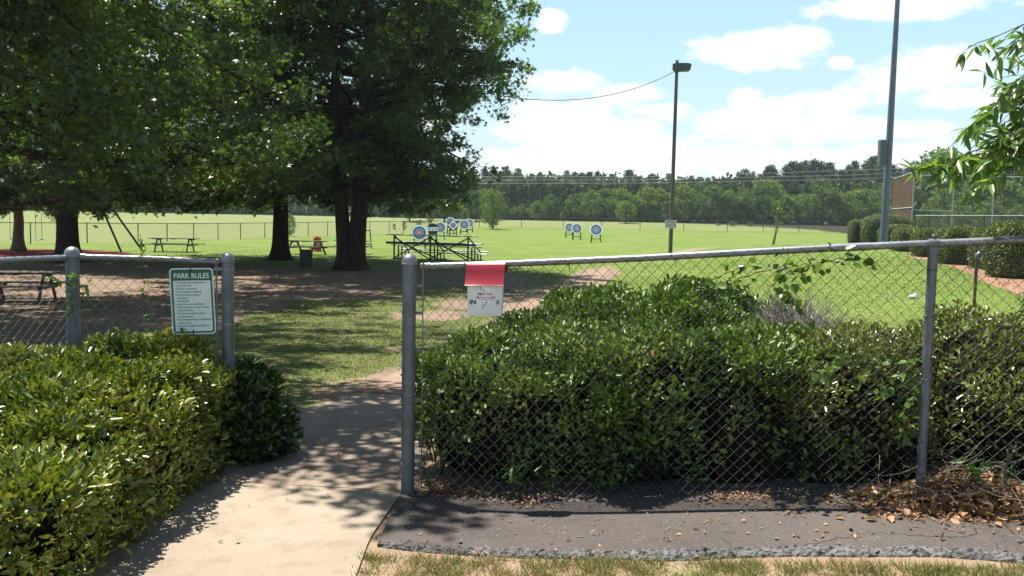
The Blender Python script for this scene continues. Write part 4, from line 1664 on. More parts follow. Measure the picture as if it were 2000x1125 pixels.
# ------------------------------------------------------------------ oak trees
oakL = leafmat('oak_leaf', [(0.0, (0.030, 0.066, 0.020)), (0.4, (0.074, 0.135, 0.034)), (0.8, (0.165, 0.245, 0.058)), (1.0, (0.26, 0.33, 0.08))], rough=0.32, transl=0.45, nscale=0.35, spec=0.6)


def oak(name, label, base, H, radius, stems, nlimb, nleaf, size, seed, z0=2.2, group=None, extra=(), barkm=None, leafm=None, droop=1.0, cover=None, lean=(0, 0), upz=None, minz=1.9):
    """stems: list of (dx, dy, r, lean x, lean y); radius(h) gives the crown's reach at a height"""
    rg = np.random.default_rng(seed)
    base = np.array(base, float)
    root = thing(name, label, 'tree', base, 0, group)
    tr, br = MB(), MB()
    CP, CD = [], []
    stem_pts = []
    for (dx, dy, r, lx, ly) in stems:
        pts, rad = [], []
        nst = 12
        wob = rg.normal(size=(nst + 1, 2)) * .10
        wob[0] = 0
        wob[1] *= .3
        for k in range(nst + 1):
            t = k / nst
            pts.append(base + np.array([dx + lx * t + wob[k, 0] * t, dy + ly * t + wob[k, 1] * t, -0.2 + (H * .93 + .2) * t]))
            fl = 1 + 0.75 * math.exp(-t * H / 0.45)
            rad.append(r * fl * (1 - 0.9 * t ** 0.85) + .02)
        pts2 = [pts[0], pts[0] * .6 + pts[1] * .4 * 1.0] + pts[1:]
        # finer rings at the flare
        P0 = []
        R0 = []
        for hh in (-.2, 0.0, .12, .3, .55, .9):
            t = (hh + .2) / (H * .93 + .2)
            P0.append(base + np.array([dx + lx * t, dy + ly * t, hh]))
            R0.append((r * (1 + 0.8 * math.exp(-max(hh, 0) / .28))) * (1 - 0.9 * t ** .85) + .02)
        kk = 1
        while pts[kk][2] - base[2] < 1.2:
            kk += 1
        tr.tube(P0 + pts[kk:], R0 + rad[kk:], 14)
        stem_pts.append((np.array(P0 + pts[kk:]), np.array(R0 + rad[kk:])))

    def grow(p, d, L, r, sag, nseg=9, curl=.10):
        pts = [p]
        mz = minz + max(-.35, rg.normal() * .45 + .15)
        for j in range(nseg):
            d = d + rg.normal(size=3) * curl
            d[2] += -sag / nseg
            d = d / np.linalg.norm(d)
            q = pts[-1] + d * L / nseg
            gz = T(q[0], q[1])
            if q[2] < gz + mz:
                q[2] = gz + mz
                d[2] = abs(d[2]) * .2
            pts.append(q)
        return np.array(pts)

    def side(pts, r0, L):
        n = len(pts)
        ns = max(4, int(L / 0.42))
        for s in range(ns):
            t = 0.22 + 0.78 * (s + rg.random()) / ns
            f = t * (n - 1)
            i = min(int(f), n - 2)
            p = pts[i] + (pts[i + 1] - pts[i]) * (f - i)
            d0 = pts[i + 1] - pts[i]
            d0 /= np.linalg.norm(d0)
            sv_ = np.cross(d0, [0, 0, 1.0])
            sv_ /= max(np.linalg.norm(sv_), 1e-6)
            sg = 1 if s % 2 else -1
            d = d0 * rg.uniform(.3, .8) + sv_ * sg * rg.uniform(.5, 1.0) + np.array([0, 0, rg.normal() * .45 + (.12 if rg.random() > .35 else -.5) * droop])
            d /= np.linalg.norm(d)
            l2 = rg.uniform(.7, 1.9) * (1.15 - .4 * t) * (0.55 + L / 9)
            b = grow(p, d, l2, 0, 0.45 * droop, 5, .18)
            br.tube(list(b), np.linspace(max(.006, r0 * (1 - t) * .45), .004, len(b)), 4)
            for u in np.arange(.25, 1.01, .30 / max(l2, .6)):
                f2 = min(u, 1) * (len(b) - 1)
                i2 = min(int(f2), len(b) - 2)
                CP.append(b[i2] + (b[i2 + 1] - b[i2]) * (f2 - i2) + rg.normal(size=3) * .12)
                CD.append(b[i2 + 1] - b[i2])
    for i in range(nlimb):
        si = i % len(stem_pts)
        sp, sr = stem_pts[si]
        u = (i + .5) / nlimb
        h = z0 + (H * .9 - z0) * u ** 0.95
        p = np.array([np.interp(h + base[2], sp[:, 2], sp[:, k]) for k in range(3)])
        r = float(np.interp(h + base[2], sp[:, 2], sr))
        az = i * 2.399963 + rg.normal() * .25
        el = R(-4 + 62 * u ** 1.3) + rg.normal() * .12
        reach = radius(h + 0.4, az) * rg.uniform(.82, 1.06)
        L = reach / max(.35, math.cos(el) * .95)
        L = min(L, reach * 1.08)
        d = np.array([math.cos(az) * math.cos(el), math.sin(az) * math.cos(el), math.sin(el)])
        pts = grow(p, d, L, r, (0.55 - .5 * u) * droop)
        br.tube(list(pts), np.linspace(max(.02, r * .48), .008, len(pts)), 6)
        side(pts, r * .48, L)
    for (q, h0) in extra:
        sp, sr = stem_pts[-1]
        p = np.array([np.interp(h0 + base[2], sp[:, 2], sp[:, k]) for k in range(3)])
        q = np.array(q, float)
        L = np.linalg.norm(q - p)
        t = np.linspace(0, 1, 10)[:, None]
        pts = p + (q - p) * t + np.array([0, 0, 1.0]) * (np.sin(t * PI) * L * .06) + rg.normal(size=(10, 3)) * .08
        br.tube(list(pts), np.linspace(.09, .01, 10), 6)
        side(pts, .09, L)
    tr.build('trunk', barkm or bark, root, smooth=True)
    br.build('limbs', barkm or bark, root, smooth=True)
    CP = np.array(CP)
    CD = np.array(CD)
    CD /= np.linalg.norm(CD, axis=1, keepdims=True)
    nc = len(CP)
    ci = rg.integers(0, nc, nleaf)
    # clumps: clusters differ in how full they are
    wgt = rg.random(nc) ** 2.6
    ci = rg.choice(nc, nleaf, p=wgt / wgt.sum())
    pos = CP[ci] + rg.normal(size=(nleaf, 3)) * np.array([.20, .20, .13])
    if upz is not None:
        ok = pos[:, 2] > upz
        pos, ci = pos[ok], ci[ok]
    n = len(pos)
    dirs = CD[ci] * .5 + rand_unit(rg, n) * .8 + np.array([0, 0, -.15])
    nr = rand_unit(rg, n) * .75 + np.array([0, 0, .8])
    L = size * rg.uniform(.65, 1.25, n)
    crn = rg.random(nc)
    rn = np.clip(crn[ci] * .45 + rg.random(n) * .55, 0, 1)
    leaves('crown', leafm or oakL, pos, dirs, nr, L, L * .95, 'star', root, rn, seed, off=base)
    return root, nc


b3 = G(683, 527)
b2 = G(547, 508)
b1 = G(134, 512)
b0 = G(36, 492)


def prof3(h, az):
    r = np.interp(h, [0, 2.5, 3.8, 5.2, 7, 10, 13, 18], [4.4, 4.7, 4.7, 6.0, 7.4, 7.6, 6.2, 2.0])
    toward = max(0.0, math.cos(az - R(-88))) ** 6.0          # longer boughs over the open ground on the gate side
    if h > 4.0:
        r = r * (1 - .30 * max(0.0, math.cos(az)))
    return float(r * (1 + (1.0 * toward if 5.5 < h < 12 else .15 * toward)))


def profw(h, az):
    return float(np.interp(h, [0, 2.5, 5, 8, 11, 14, 17], [6.0, 6.6, 7.6, 7.6, 6.6, 4.6, 1.0]))


def profn(h, az):
    return float(np.interp(h, [0, 3, 5, 7, 10, 13], [5.5, 6.0, 6.6, 6.6, 5.2, 1.5]))


OG = 'oaks shading the park'
print('oak', oak('oak_tree', 'broad dark oak with a double trunk, beside the bleachers', b3, 18, prof3, [(-.17, 0, .29, -.9, .2), (.20, .05, .35, 1.0, -.3)], 84, 140000, .165, 61, z0=3.2, group=OG, minz=2.95,
    extra=[(P(998, 25, 33.5), 9.0), (P(1002, 75, 34.5), 8.0), (P(1000, 120, 33), 7.0), (P(1006, 165, 34), 6.0), (P(980, 95, 31), 7.5), (P(948, 140, 36), 6.5), (P(918, 205, 34.5), 5.2),
           (P(878, 272, 33), 4.4), (P(875, 320, 34), 3.6), (P(860, 355, 33), 3.0), (P(855, 385, 34.5), 2.8), (P(830, 300, 31), 4.0), (P(960, 60, 32), 8.5), (P(960, 20, 34), 9.5)])[1])
oak('oak_tree', 'dark oak with one thick trunk in front of the second picnic table', b2, 17, profw, [(0, 0, .38, .3, .2)], 60, 92000, .18, 62, z0=3.0, group=OG, minz=2.85)
oak('oak_tree', 'thick black trunked oak behind the corner post of the left fence', b1, 16.5, profw, [(0, 0, .45, -.3, 0)], 60, 94000, .175, 63, z0=2.6, group=OG, minz=2.5)
oak('oak_tree', 'slim paler trunked oak at the left edge beside the red mulch', b0, 11, lambda h, a: 4.2, [(0, 0, .26, .2, 0)], 26, 30000, .17, 64, z0=2.0, group=OG, barkm=bark2)
bn1 = onG(-12.2, 18.5)
oak('oak_tree', 'nearer oak whose trunk stands left of the view and whose boughs fill the upper left', bn1, 12.5, lambda h, a: float(np.interp(h, [0, 3, 5, 8, 11, 13], [5.5, 6.5, 8.5, 8.5, 6, 2])), [(0, 0, .38, 0, 0)], 52, 100000, .13, 65, z0=3.4, group=OG, minz=3.1)
bn2 = onG(-9.3, 12.6)
oak('oak_tree', 'oak left of the view with long boughs reaching over the path', bn2, 11, lambda h, a: float(np.interp(h, [0, 4, 6, 9, 11], [3, 4, 4.6, 4.2, 2])), [(0, 0, .3, 0, 0)], 24, 46000, .13, 66, z0=5.2, group=OG, minz=5.6, droop=.4,
    extra=[((-2.9, 9.2, 6.9), 5.4), ((-2.9, 8.6, 6.6), 5.2), ((-3.6, 14.2, 7.4), 6.2), ((-2.6, 7.9, 6.6), 5.0), ((-2.3, 8.4, 7.4), 5.6)])
# ------------------------------------------------------------------ willow leaved tree at the right edge
willowL = leafmat('willow_oak_leaf', [(0.0, (0.06, 0.125, 0.035)), (0.5, (0.13, 0.24, 0.05)), (0.9, (0.25, 0.38, 0.09)), (1.0, (0.36, 0.45, 0.14))], rough=0.35, transl=0.4, nscale=2.0)


def willow():
    rg = np.random.default_rng(71)
    b = onG(4.5, 4.95)
    root = thing('willow_tree', 'narrow leaved tree reaching in with light green twigs at the upper right', 'tree', b)
    tr = MB()
    tr.tube([b + [0, 0, -.1], b + [0, 0, .1], b + [-.05, 0, 1.2], b + [-.1, -.05, 2.4], b + [-.05, 0, 3.6], b + [0, .1, 4.8]], [.16, .12, .10, .085, .06, .02], 10)
    tr.build('trunk', bark2, root, smooth=True)
    br = MB()
    PP, DD = [], []
    ends = [((1790, 338), 5.0, 1.7, 1.2), ((1850, 325), 5.1, 1.8, 1.0), ((1905, 300), 5.0, 1.9, 1.0), ((1880, 240), 5.05, 2.0, .9), ((1915, 195), 5.0, 2.1, .9), ((1960, 330), 4.9, 1.8, .9), ((1950, 265), 5.2, 2.0, .9),
            ((1918, 72), 4.9, 2.5, .5), ((1960, 170), 5.0, 2.3, .6), ((2010, 250), 4.9, 2.0, .9), ((1990, 300), 5.2, 1.9, .9), ((1985, 80), 5.0, 2.6, .6), ((2060, 150), 5.1, 2.4, .9), ((2080, 300), 5.0, 2.0, .9), ((2150, 220), 5.3, 2.2, .9),
            ((1925, 330), 5.3, 1.8, .9), ((1870, 290), 5.3, 1.9, .8), ((1930, 265), 5.1, 1.9, .8), ((1895, 310), 5.2, 1.8, .8), ((1975, 205), 5.2, 2.1, .9), ((1945, 195), 5.4, 2.1, .8), ((2000, 150), 5.4, 2.2, 1.0), ((1975, 95), 5.2, 2.5, .9)]
    for k in range(16):
        ends.append(((rg.uniform(2150, 3300), rg.uniform(-500, 330)), rg.uniform(4.4, 6.2), 2.4, .9))
    for (pq, Y, z0, dens) in ends:
        e = P(pq[0] + (38 if pq[0] < 1935 else 18), pq[1] - 12, Y * .895)
        p = b + np.array([-.08, 0, z0 + .2])
        t = np.linspace(0, 1, 12)[:, None]
        L = np.linalg.norm(e - p)
        pts = p + (e - p) * t + np.array([0, 0, 1.0]) * (np.sin(t * PI) * L * .10) + rg.normal(size=(12, 3)) * .012
        br.tube(list(pts), np.linspace(.018, .002, 12), 5)
        # short side twigs with leaves
        for s in np.linspace(.5, 1, 9):
            f = s * 11
            i = min(int(f), 10)
            q = pts[i] + (pts[i + 1] - pts[i]) * (f - i)
            d = (pts[i + 1] - pts[i])
            d /= np.linalg.norm(d)
            d = d * .8 + rg.normal(size=3) * .45
            d[2] -= .1
            d /= np.linalg.norm(d)
            l2 = rg.uniform(.10, .28)
            tw = [q, q + d * l2 * .5, q + d * l2 + np.array([0, 0, -.03])]
            br.tube(tw, [.003, .002, .001], 4)
            k = int(rg.integers(13, 24) * dens)
            u = rg.random(k)[:, None]
            PP.append(q + (tw[2] - q) * u)
            DD.append(d * .6 + rand_unit(rg, k) * .75 + np.array([0, 0, -.4]))
    br.build('limbs', twigm, root)
    PP = np.concatenate(PP)
    DD = np.concatenate(DD)
    n = len(PP)
    L = rg.uniform(.065, .12, n)
    leaves('crown', willowL, PP, DD, rand_unit(rg, n) * .7 + np.array([0, 0, .8]), L, L * .235, 'long', root, None, 71, off=b)


willow()


# ------------------------------------------------------------------ utility pole, lamp, signs, wires
def build_pole():
    b = G(1309, 496)
    Y = b[1]
    top = P(1322.5, 118, Y)
    top[0] = b[0] + (top[0] - b[0])
    k = Y / F
    root = thing('utility_pole', 'tall brown wooden pole with a floodlight at its top', 'utility pole', b)
    wood = pmat('pole_timber', (0.20, 0.155, 0.115), (0.125, 0.095, 0.07), rough=0.9, scale=5, stretch=(3, 3, .2), bump=.4)
    mb = MB()
    mb.tube([b + [0, 0, -.3], b, b * .5 + top * .5, top], [4.1 * k, 4.0 * k, 3.6 * k, 3.0 * k], 14)
    mb.build('pole', wood, root, smooth=True)
    lamp = MB()
    lc = P(1333.5, 131.5, Y - .15)
    # wedge shaped floodlight head
    hw, hh = 15 * k, 8.5 * k
    X, Yv, Z = np.array([1., 0, 0]), np.array([0, 1., 0]), np.array([0, 0, 1.])
    lamp.prism([(-hw, -hh * .95), (hw * .85, -hh * .75), (hw, hh * .55), (hw * .55, hh * .8), (-hw, hh * .75)], lc - Yv * .3, X, Z, Yv, .6)
    lamp.build('lamp_head', pmat('lamp_grey', (0.10, 0.11, 0.12), (0.075, 0.08, 0.09), rough=.5, metal=.3), root)
    br = MB()
    br.beam(top - [0, 0, 12 * k], lc - X * hw * .8, .06, .06)
    br.box(P(1317, 131, Y - .1), (6 * k, .25, 13 * k), bev=.02)
    br.build('bracket', pmat('lamp_grey', (0.1, 0.11, 0.12)), root)
    # conduit up the camera side
    cd_ = MB()
    cd_.tube([b + [-.04, -.16, .1], (b + top) / 2 + [-.03, -.14, 0], top + [-.02, -.12, -.4]], .018, 6)
    cd_.build('conduit', greymetal, root)
    s = thing('danger_sign', 'white danger sign nailed to the wooden pole', 'sign', P(1310, 446, Y - .2))
    c = P(1310, 438, Y - .22)
    w, h = 22.5 * k, 16 * k
    pm = MB()
    pm.box(c, (w, .015, h))
    pm.build('sign_panel', pmat('old_white_sign', (0.74, 0.70, 0.68), (0.62, 0.58, 0.56), rough=.6, scale=4), s)
    tx = MB()
    o = c + np.array([0, -.0095, 0])
    text_into(tx, 'DANGER', o + Z * h * .20, X, Z, h * .20, w * .72, 'CENTER', bold=.02)
    fi = pmat('faded_ink', (0.10, 0.09, 0.09), rough=.7)
    tx.build('lettering', fi, s)
    rgq = random.Random(3)
    for j in range(4):
        tx = MB()
        zz = h * (.06 - .115 * j)
        x = -w * .4
        while x < w * .36:
            l_ = rgq.uniform(.04, .13) * w
            tx.flat([(x, zz - h * .05), (x + l_, zz - h * .05), (x + l_, zz), (x, zz)], o, X, Z)
            x += l_ + w * .03
        tx.build('lettering', fi, s)
    wr = MB()
    a = P(1317, 140, Y)
    e = P(905, 172, 35.0)
    pts = []
    for t in np.linspace(0, 1, 30):
        q = a + (e - a) * t
        q[2] -= 4 * t * (1 - t) * 0.95
        pts.append(q)
    wr.tube(pts, .016, 5)
    tag(wr.build('wire', pmat('cable', (.03, .03, .03)), None), 'slack black cable from the wooden pole to the oak crown', 'cable')
    return b


build_pole()
for i, (ya, ym, yb, lab) in enumerate(((345, 343, 335, 'upper thin power line running before the tree tops'), (352, 349, 344, 'middle thin power line running before the tree tops'), (358, 355, 352, 'lower thin power line running before the tree tops'))):
    mb = MB()
    mb.tube([P(840, ya, 128), P(1250, ym + 2.5, 126), P(1660, yb - 2, 122), P(2100, yb - 22, 116)], .018, 4)
    tag(mb.build('power_line', pmat('line_metal', (.35, .37, .38), metal=.3), None), lab, 'power line')


def build_light_pole():
    Y = 54.0
    b = P(1727, 470, Y)
    b[2] = T(b[0], b[1])
    t0, t1 = P(1730, 400, Y), P(1753, 0, Y)
    dirv = (t1 - t0) / (t1[2] - t0[2])
    b = t0 + dirv * (T(t0[0], t0[1]) - t0[2])
    top = t0 + dirv * (19.5 - t0[2])
    k = Y / F
    root = thing('light_pole', 'tall blue grey steel light pole rising out of the top right of the view', 'light pole', b)
    mb = MB()
    mb.tube([b, (b + t1) / 2, t1, top], [7.6 * k, 6.2 * k, 4.4 * k, 3.2 * k], 16)
    mb.build('pole', greymetal, root, smooth=True)
    cb = MB()
    c = P(1722.5, 299, Y - .3)
    cb.box(c, (12 * k, .45, 50 * k), bev=.03)
    cab = cb.build('cabinet', pmat('cabinet_grey', (.14, .155, .175), (.12, .13, .15), rough=.5, metal=.3), root)
    dh = MB()
    dh.box(c + np.array([0, -.232, 0]), (10 * k, .012, 46 * k))
    dh.tube([c + np.array([.1, -.25, -.1]), c + np.array([.1, -.25, .1])], .015, 6)
    dh.build('door', pmat('cabinet_grey', (.14, .155, .175)), cab)
    for z in (-.45, .45):
        arm = MB()
        arm.beam(c + np.array([.1, .1, z]), c + np.array([.55, .3, z]), .05, .05)
        arm.build('bracket', greymetal, root)


build_light_pole()


# ------------------------------------------------------------------ archery targets
ringm = [pmat('target_white', (.78, .80, .82), (.70, .72, .75), rough=.7, scale=3), pmat('target_black', (.035, .05, .085), rough=.7), pmat('target_blue', (.06, .30, .50), (.07, .34, .54), rough=.7),
         pmat('target_red', (.60, .10, .10), (.55, .12, .12), rough=.7), pmat('target_gold', (.75, .45, .08), (.7, .4, .1), rough=.7), pmat('target_pink', (.72, .28, .32), (.6, .2, .25), rough=.7)]
foam_black = pmat('black_foam', (.025, .03, .035), (.04, .045, .05), rough=.9, scale=6)
standm = pmat('target_stand_timber', (.075, .065, .05), (.045, .04, .03), rough=.85, scale=10)


def target(name_label, cx, cy, dia, basey, style, seed, group, yaw=0.0):
    rg = random.Random(seed)
    b = G(cx, basey)
    Y = b[1]
    k = Y / F
    root = thing('archery_target', name_label, 'archery target', b, 0, group)
    Rr = dia * k / 2
    c = P(cx, cy, Y)
    c[2] = max(c[2], b[2] + Rr * 1.1)
    yw = R(yaw)
    X = np.array([math.cos(yw), math.sin(yw), 0])
    N0 = np.array([math.sin(yw), -math.cos(yw), 0])
    tl = R(19)
    N = N0 * math.cos(tl) + np.array([0, 0, math.sin(tl)])
    Z = np.cross(X, -N)
    Z = Z / np.linalg.norm(Z)
    if Z[2] < 0:
        Z = -Z
    butt = MB()
    circ = [(Rr * .95 * math.cos(2 * PI * i / 28), Rr * .95 * math.sin(2 * PI * i / 28)) for i in range(28)]
    oct_ = []
    for i in range(16):
        a = 2 * PI * i / 16 + rg.uniform(-.06, .06)
        oct_.append((Rr * (1 + (.06 if i % 2 else -.02) + rg.uniform(-.03, .05)) * math.cos(a), Rr * (1 + (.06 if i % 2 else -.02) + rg.uniform(-.03, .05)) * math.sin(a)))
    if style in ('white', 'pink'):
        butt.prism(circ, c + N * -.16, X, Z, N, .14)
        butt.build('butt', foam_black, root)
        pf = MB()
        pf.prism(oct_, c - N * .02, X, Z, N, .03)
        pf.build('paper_sheet', ringm[0], root)
        fr = MB()
        seq = [(1, .76, .60), (2, .60, .34), (3, .34, .17), (4 if style == 'white' else 5, .17, 0)] if style == 'white' else [(1, .76, .60), (2, .60, .32), (3, .32, .22), (5, .22, 0)]
        for mi, r1, r0 in seq:
            fr.cur = mi
            ou = [(Rr * r1 * math.cos(2 * PI * i / 36), Rr * r1 * math.sin(2 * PI * i / 36)) for i in range(36)]
            if r0 > 0:
                fr.ring(ou, [(Rr * r0 * math.cos(2 * PI * i / 36), Rr * r0 * math.sin(2 * PI * i / 36)) for i in range(36)], c + N * .016, X, Z)
            else:
                fr.flat(ou, c + N * .016, X, Z)
        fr.build('target_face', ringm, root)
    else:
        butt.prism(circ, c + N * -.12, X, Z, N, .14)
        butt.build('butt', foam_black, root)
        pf = MB()
        if style == 'diamond':
            q = Rr * .98
            pf.prism([(q, 0), (0, q * 1.02), (-q * .97, 0), (0, -q)], c + N * .022, X, Z, N, .006)
        else:
            pf.prism([(-Rr * .98, -Rr * .42), (Rr * .9, -Rr * .36), (Rr * .86, Rr * .30), (-Rr * .98, Rr * .24)], c + N * .022, X, Z, N, .006)
        pf.build('paper_sheet', ringm[0], root)
        fr = MB()
        cen = [(0, 0, .50)] if style == 'diamond' else [(-.6, -.08, .2), (-.05, -.12, .2), (.5, -.02, .2)]
        for (ux, uz, sc) in cen:
            o = c + N * .0295 + X * (ux * Rr) + Z * (uz * Rr)
            for mi, r1, r0 in ([(1, 1, .84), (2, .84, .5), (1, .5, .36), (3, .36, 0)] if style == 'diamond' else [(2, 1, .6), (4, .6, 0)]):
                fr.cur = mi
                ou = [(Rr * sc * r1 * math.cos(2 * PI * i / 28), Rr * sc * r1 * math.sin(2 * PI * i / 28)) for i in range(28)]
                if r0:
                    fr.ring(ou, [(Rr * sc * r0 * math.cos(2 * PI * i / 28), Rr * sc * r0 * math.sin(2 * PI * i / 28)) for i in range(28)], o, X, Z)
                else:
                    fr.flat(ou, o, X, Z)
        fr.build('target_face', ringm, root)
    # stand: two front legs, two rear legs, cross bars
    w = Rr * .62
    hz = c[2] - b[2] - Rr * .75
    w_ = max(.045, 1.3 * k)
    gnd = lambda q: np.array([q[0], q[1], T(q[0], q[1]) - .05])
    for sx in (-1, 1):
        lg = MB()
        t_ = c + X * (sx * w * .9) - Z * Rr * .2 - N * .20
        lg.beam(gnd(b + X * (sx * w * 1.12) + N0 * .22), t_, w_, w_)
        lg.build('leg', standm, root)
        lg = MB()
        lg.beam(gnd(b + X * (sx * w * 1.22) - N0 * .75), t_ - N0 * .06, w_, w_)
        lg.build('leg', standm, root)
    sh_ = MB()
    sh_.beam(b + X * (-w * 1.25) + np.array([0, 0, hz * .92]) + N0 * .08, b + X * (w * 1.25) + np.array([0, 0, hz * .92]) + N0 * .08, w_ * 1.6, w_ * 1.3)
    sh_.build('cross_bar', standm, root)
    sh_ = MB()
    sh_.beam(b + X * (-w * 1.1) + np.array([0, 0, hz * .45]) + N0 * .14, b + X * (w * 1.1) + np.array([0, 0, hz * .45]) + N0 * .14, w_ * .8, w_)
    sh_.build('cross_bar', standm, root)


TG = 'archery targets on the field'
for args in (
        ('nearest white target, just behind the bleachers', 819, 454.4, 32, 486, 'white', 1, TG, 4),
        ('black target with a strip of small paper faces across it', 845.6, 447, 23.5, 479, 'strip', 2, TG, 10),
        ('white target half hidden behind the black target with the paper strip', 860, 444, 23, 468, 'white', 3, TG, 8),
        ('white target half hidden behind the black target with the diamond paper', 880, 433.2, 18.5, 458, 'white', 4, TG, 6),
        ('black round target with a diamond shaped paper face', 885, 440, 21, 461.5, 'diamond', 5, TG, 6),
        ('white target in front of the farthest one in the left group', 906.8, 438.3, 20.5, 457.5, 'white', 6, TG, 6),
        ('farthest white target at the right end of the left group', 917, 435.3, 17.5, 453.5, 'white', 7, TG, 6),
        ('white target with torn edge, leftmost of the three right of the oak', 1112, 444, 19.5, 464, 'white', 8, TG, 0),
        ('white target overlapping the one behind it, middle of the right three', 1126.8, 446, 22, 468.5, 'white', 9, TG, 0),
        ('white target with a worn pink centre standing alone', 1164.4, 448.5, 26, 473.5, 'pink', 10, TG, -2)):
    target(*args)


def empty_stand():
    b = G(716, 485)
    k = b[1] / F
    root = thing('target_stand', 'empty wooden target stand between the double trunk and the bleachers', 'target stand', b)
    h = 36 * k
    for sx in (-1, 1):
        m = MB()
        m.beam(b + [sx * 8.5 * k, .2, -.05], b + [sx * 6.5 * k, 0, h], .06, .06)
        m.build('leg', darkwood, root)
        m = MB()
        m.beam(b + [sx * 11 * k, -.6, -.03], b + [sx * 7.5 * k, .05, h * .45], .05, .05)
        m.build('leg', darkwood, root)
    m = MB()
    m.beam(b + [-6.8 * k, 0, h * .97], b + [6.8 * k, 0, h * .97], .06, .06)
    m.build('cross_bar', darkwood, root)
    m = MB()
    m.beam(b + [-8 * k, .1, h * .22], b + [8 * k, .1, h * .22], .06, .06)
    m.build('cross_bar', darkwood, root)


empty_stand()


# ------------------------------------------------------------------ bleachers
def bleachers():
    b = G(842, 509)
    root = thing('bleachers', 'small metal bleachers with silver planks seen from behind', 'bleachers', b)
    fr_m = pmat('bleacher_frame', (.10, .115, .105), (.075, .085, .08), rough=.6, metal=.2)
    alu = pmat('bleacher_plank', (.55, .56, .57), (.45, .46, .47), rough=.4, metal=.5, scale=4)
    rows = [(0.0, 1.06, .26), (0.0, .70, 0), (.55, .70, .26), (.62, .42, 0), (1.15, .42, .26)]
    L = 4.75

    seats = [(0.0, 1.04), (.62, .72), (1.24, .40)]
    foots = [(.30, .60), (.92, .30)]
    for (y, z) in seats:
        m = MB()
        m.box((0, y, z), (L, .25, .045), bev=.008)
        m.build('seat_plank', alu, root, world=False)
    for (y, z) in foots:
        m = MB()
        m.box((.08, y, z), (L, .22, .04), bev=.008)
        m.build('foot_plank', alu, root, world=False)
    m = MB()
    m.box((-.05, -.05, .70), (L, .03, .10), bev=.006)
    m.build('back_rail', fr_m, root, world=False)
    for x in (-1.95, 0, 1.95):
        m = MB()
        m.beam((x, -.08, 0), (x, -.08, 1.015), .06, .06)
        m.beam((x, .30, 0), (x, .30, .58), .05, .05)
        m.beam((x, .62, 0), (x, .62, .695), .05, .05)
        m.beam((x, .92, 0), (x, .92, .28), .05, .05)
        m.beam((x, 1.24, 0), (x, 1.24, .375), .05, .05)
        m.beam((x, -.15, .03), (x, 1.4, .03), .06, .06)
        m.beam((x, -.05, 1.0), (x, 1.24, .36), .04, .05)
        m.build('frame', fr_m, root, world=False)
    for (x0, x1) in ((-1.95, 0), (0, 1.95)):
        for (a_, b_) in (((x0, -.125, .96), (x1, -.125, .05)), ((x0, -.155, .05), (x1, -.155, .96)), ((x0, .66, .66), (x1, .66, .05))):
            m = MB()
            m.beam(a_, b_, .03, .05)
            m.build('cross_brace', fr_m, root, world=False)
    root.rotation_euler.z = R(-24)
    root.scale = (1.06, 1.06, 1.18)


bleachers()


# ------------------------------------------------------------------ picnic tables, barrels, swing set
def picnic_table(label, b, rz, L=2.5, copy_of=None, sc=1.0):
    root = thing('picnic_table', label, 'picnic table', b, rz, 'picnic tables under the oaks')
    m = MB()
    for i in range(5):
        m.box((0, -.30 + .15 * i, .735), (L, .145, .04), bev=.005)
    for x in (-L * .4, 0, L * .4):
        m.box((x, 0, .70), (.08, .7, .031))
    m.build('table_top', darkwood, root, world=False)
    for s in (-1, 1):
        m = MB()
        m.box((0, s * .715, .43), (L * 1.12, .285, .04), bev=.005)
        m.build('bench', darkwood, root, world=False)
    for s in (-1, 1):
        m = MB()
        x = s * L * .33
        m.beam((x, -.22, .70), (x + .0, -.72, 0), .045, .10)
        m.beam((x, .22, .70), (x, .72, 0), .045, .10)
        m.beam((x + .046, -.80, .39), (x + .046, .80, .39), .045, .10)
        m.beam((x + .046, -.33, .69), (x + .046, .33, .69), .045, .09)
        m.build('leg_frame', darkwood, root, world=False)
    root.scale = (sc, sc, sc)
    return root


t1 = G(341, 492)
picnic_table('dark picnic table on the grass between the black oak and the far fence', t1, R(4), 2.55)
t2 = G(598, 497)
picnic_table('dark picnic table standing between the two middle oaks', t2, R(-22), 2.3)
t3 = P(30, 566, 0.1)
t3 = G(40, 588)
picnic_table('dark picnic table behind the chain link at the left edge', t3, R(12), 1.9, sc=.9)
t4 = G(682, 497)
picnic_table('dark picnic table mostly hidden behind the double trunk', t4 + np.array([0.0, .8, 0]), R(0), 1.9)


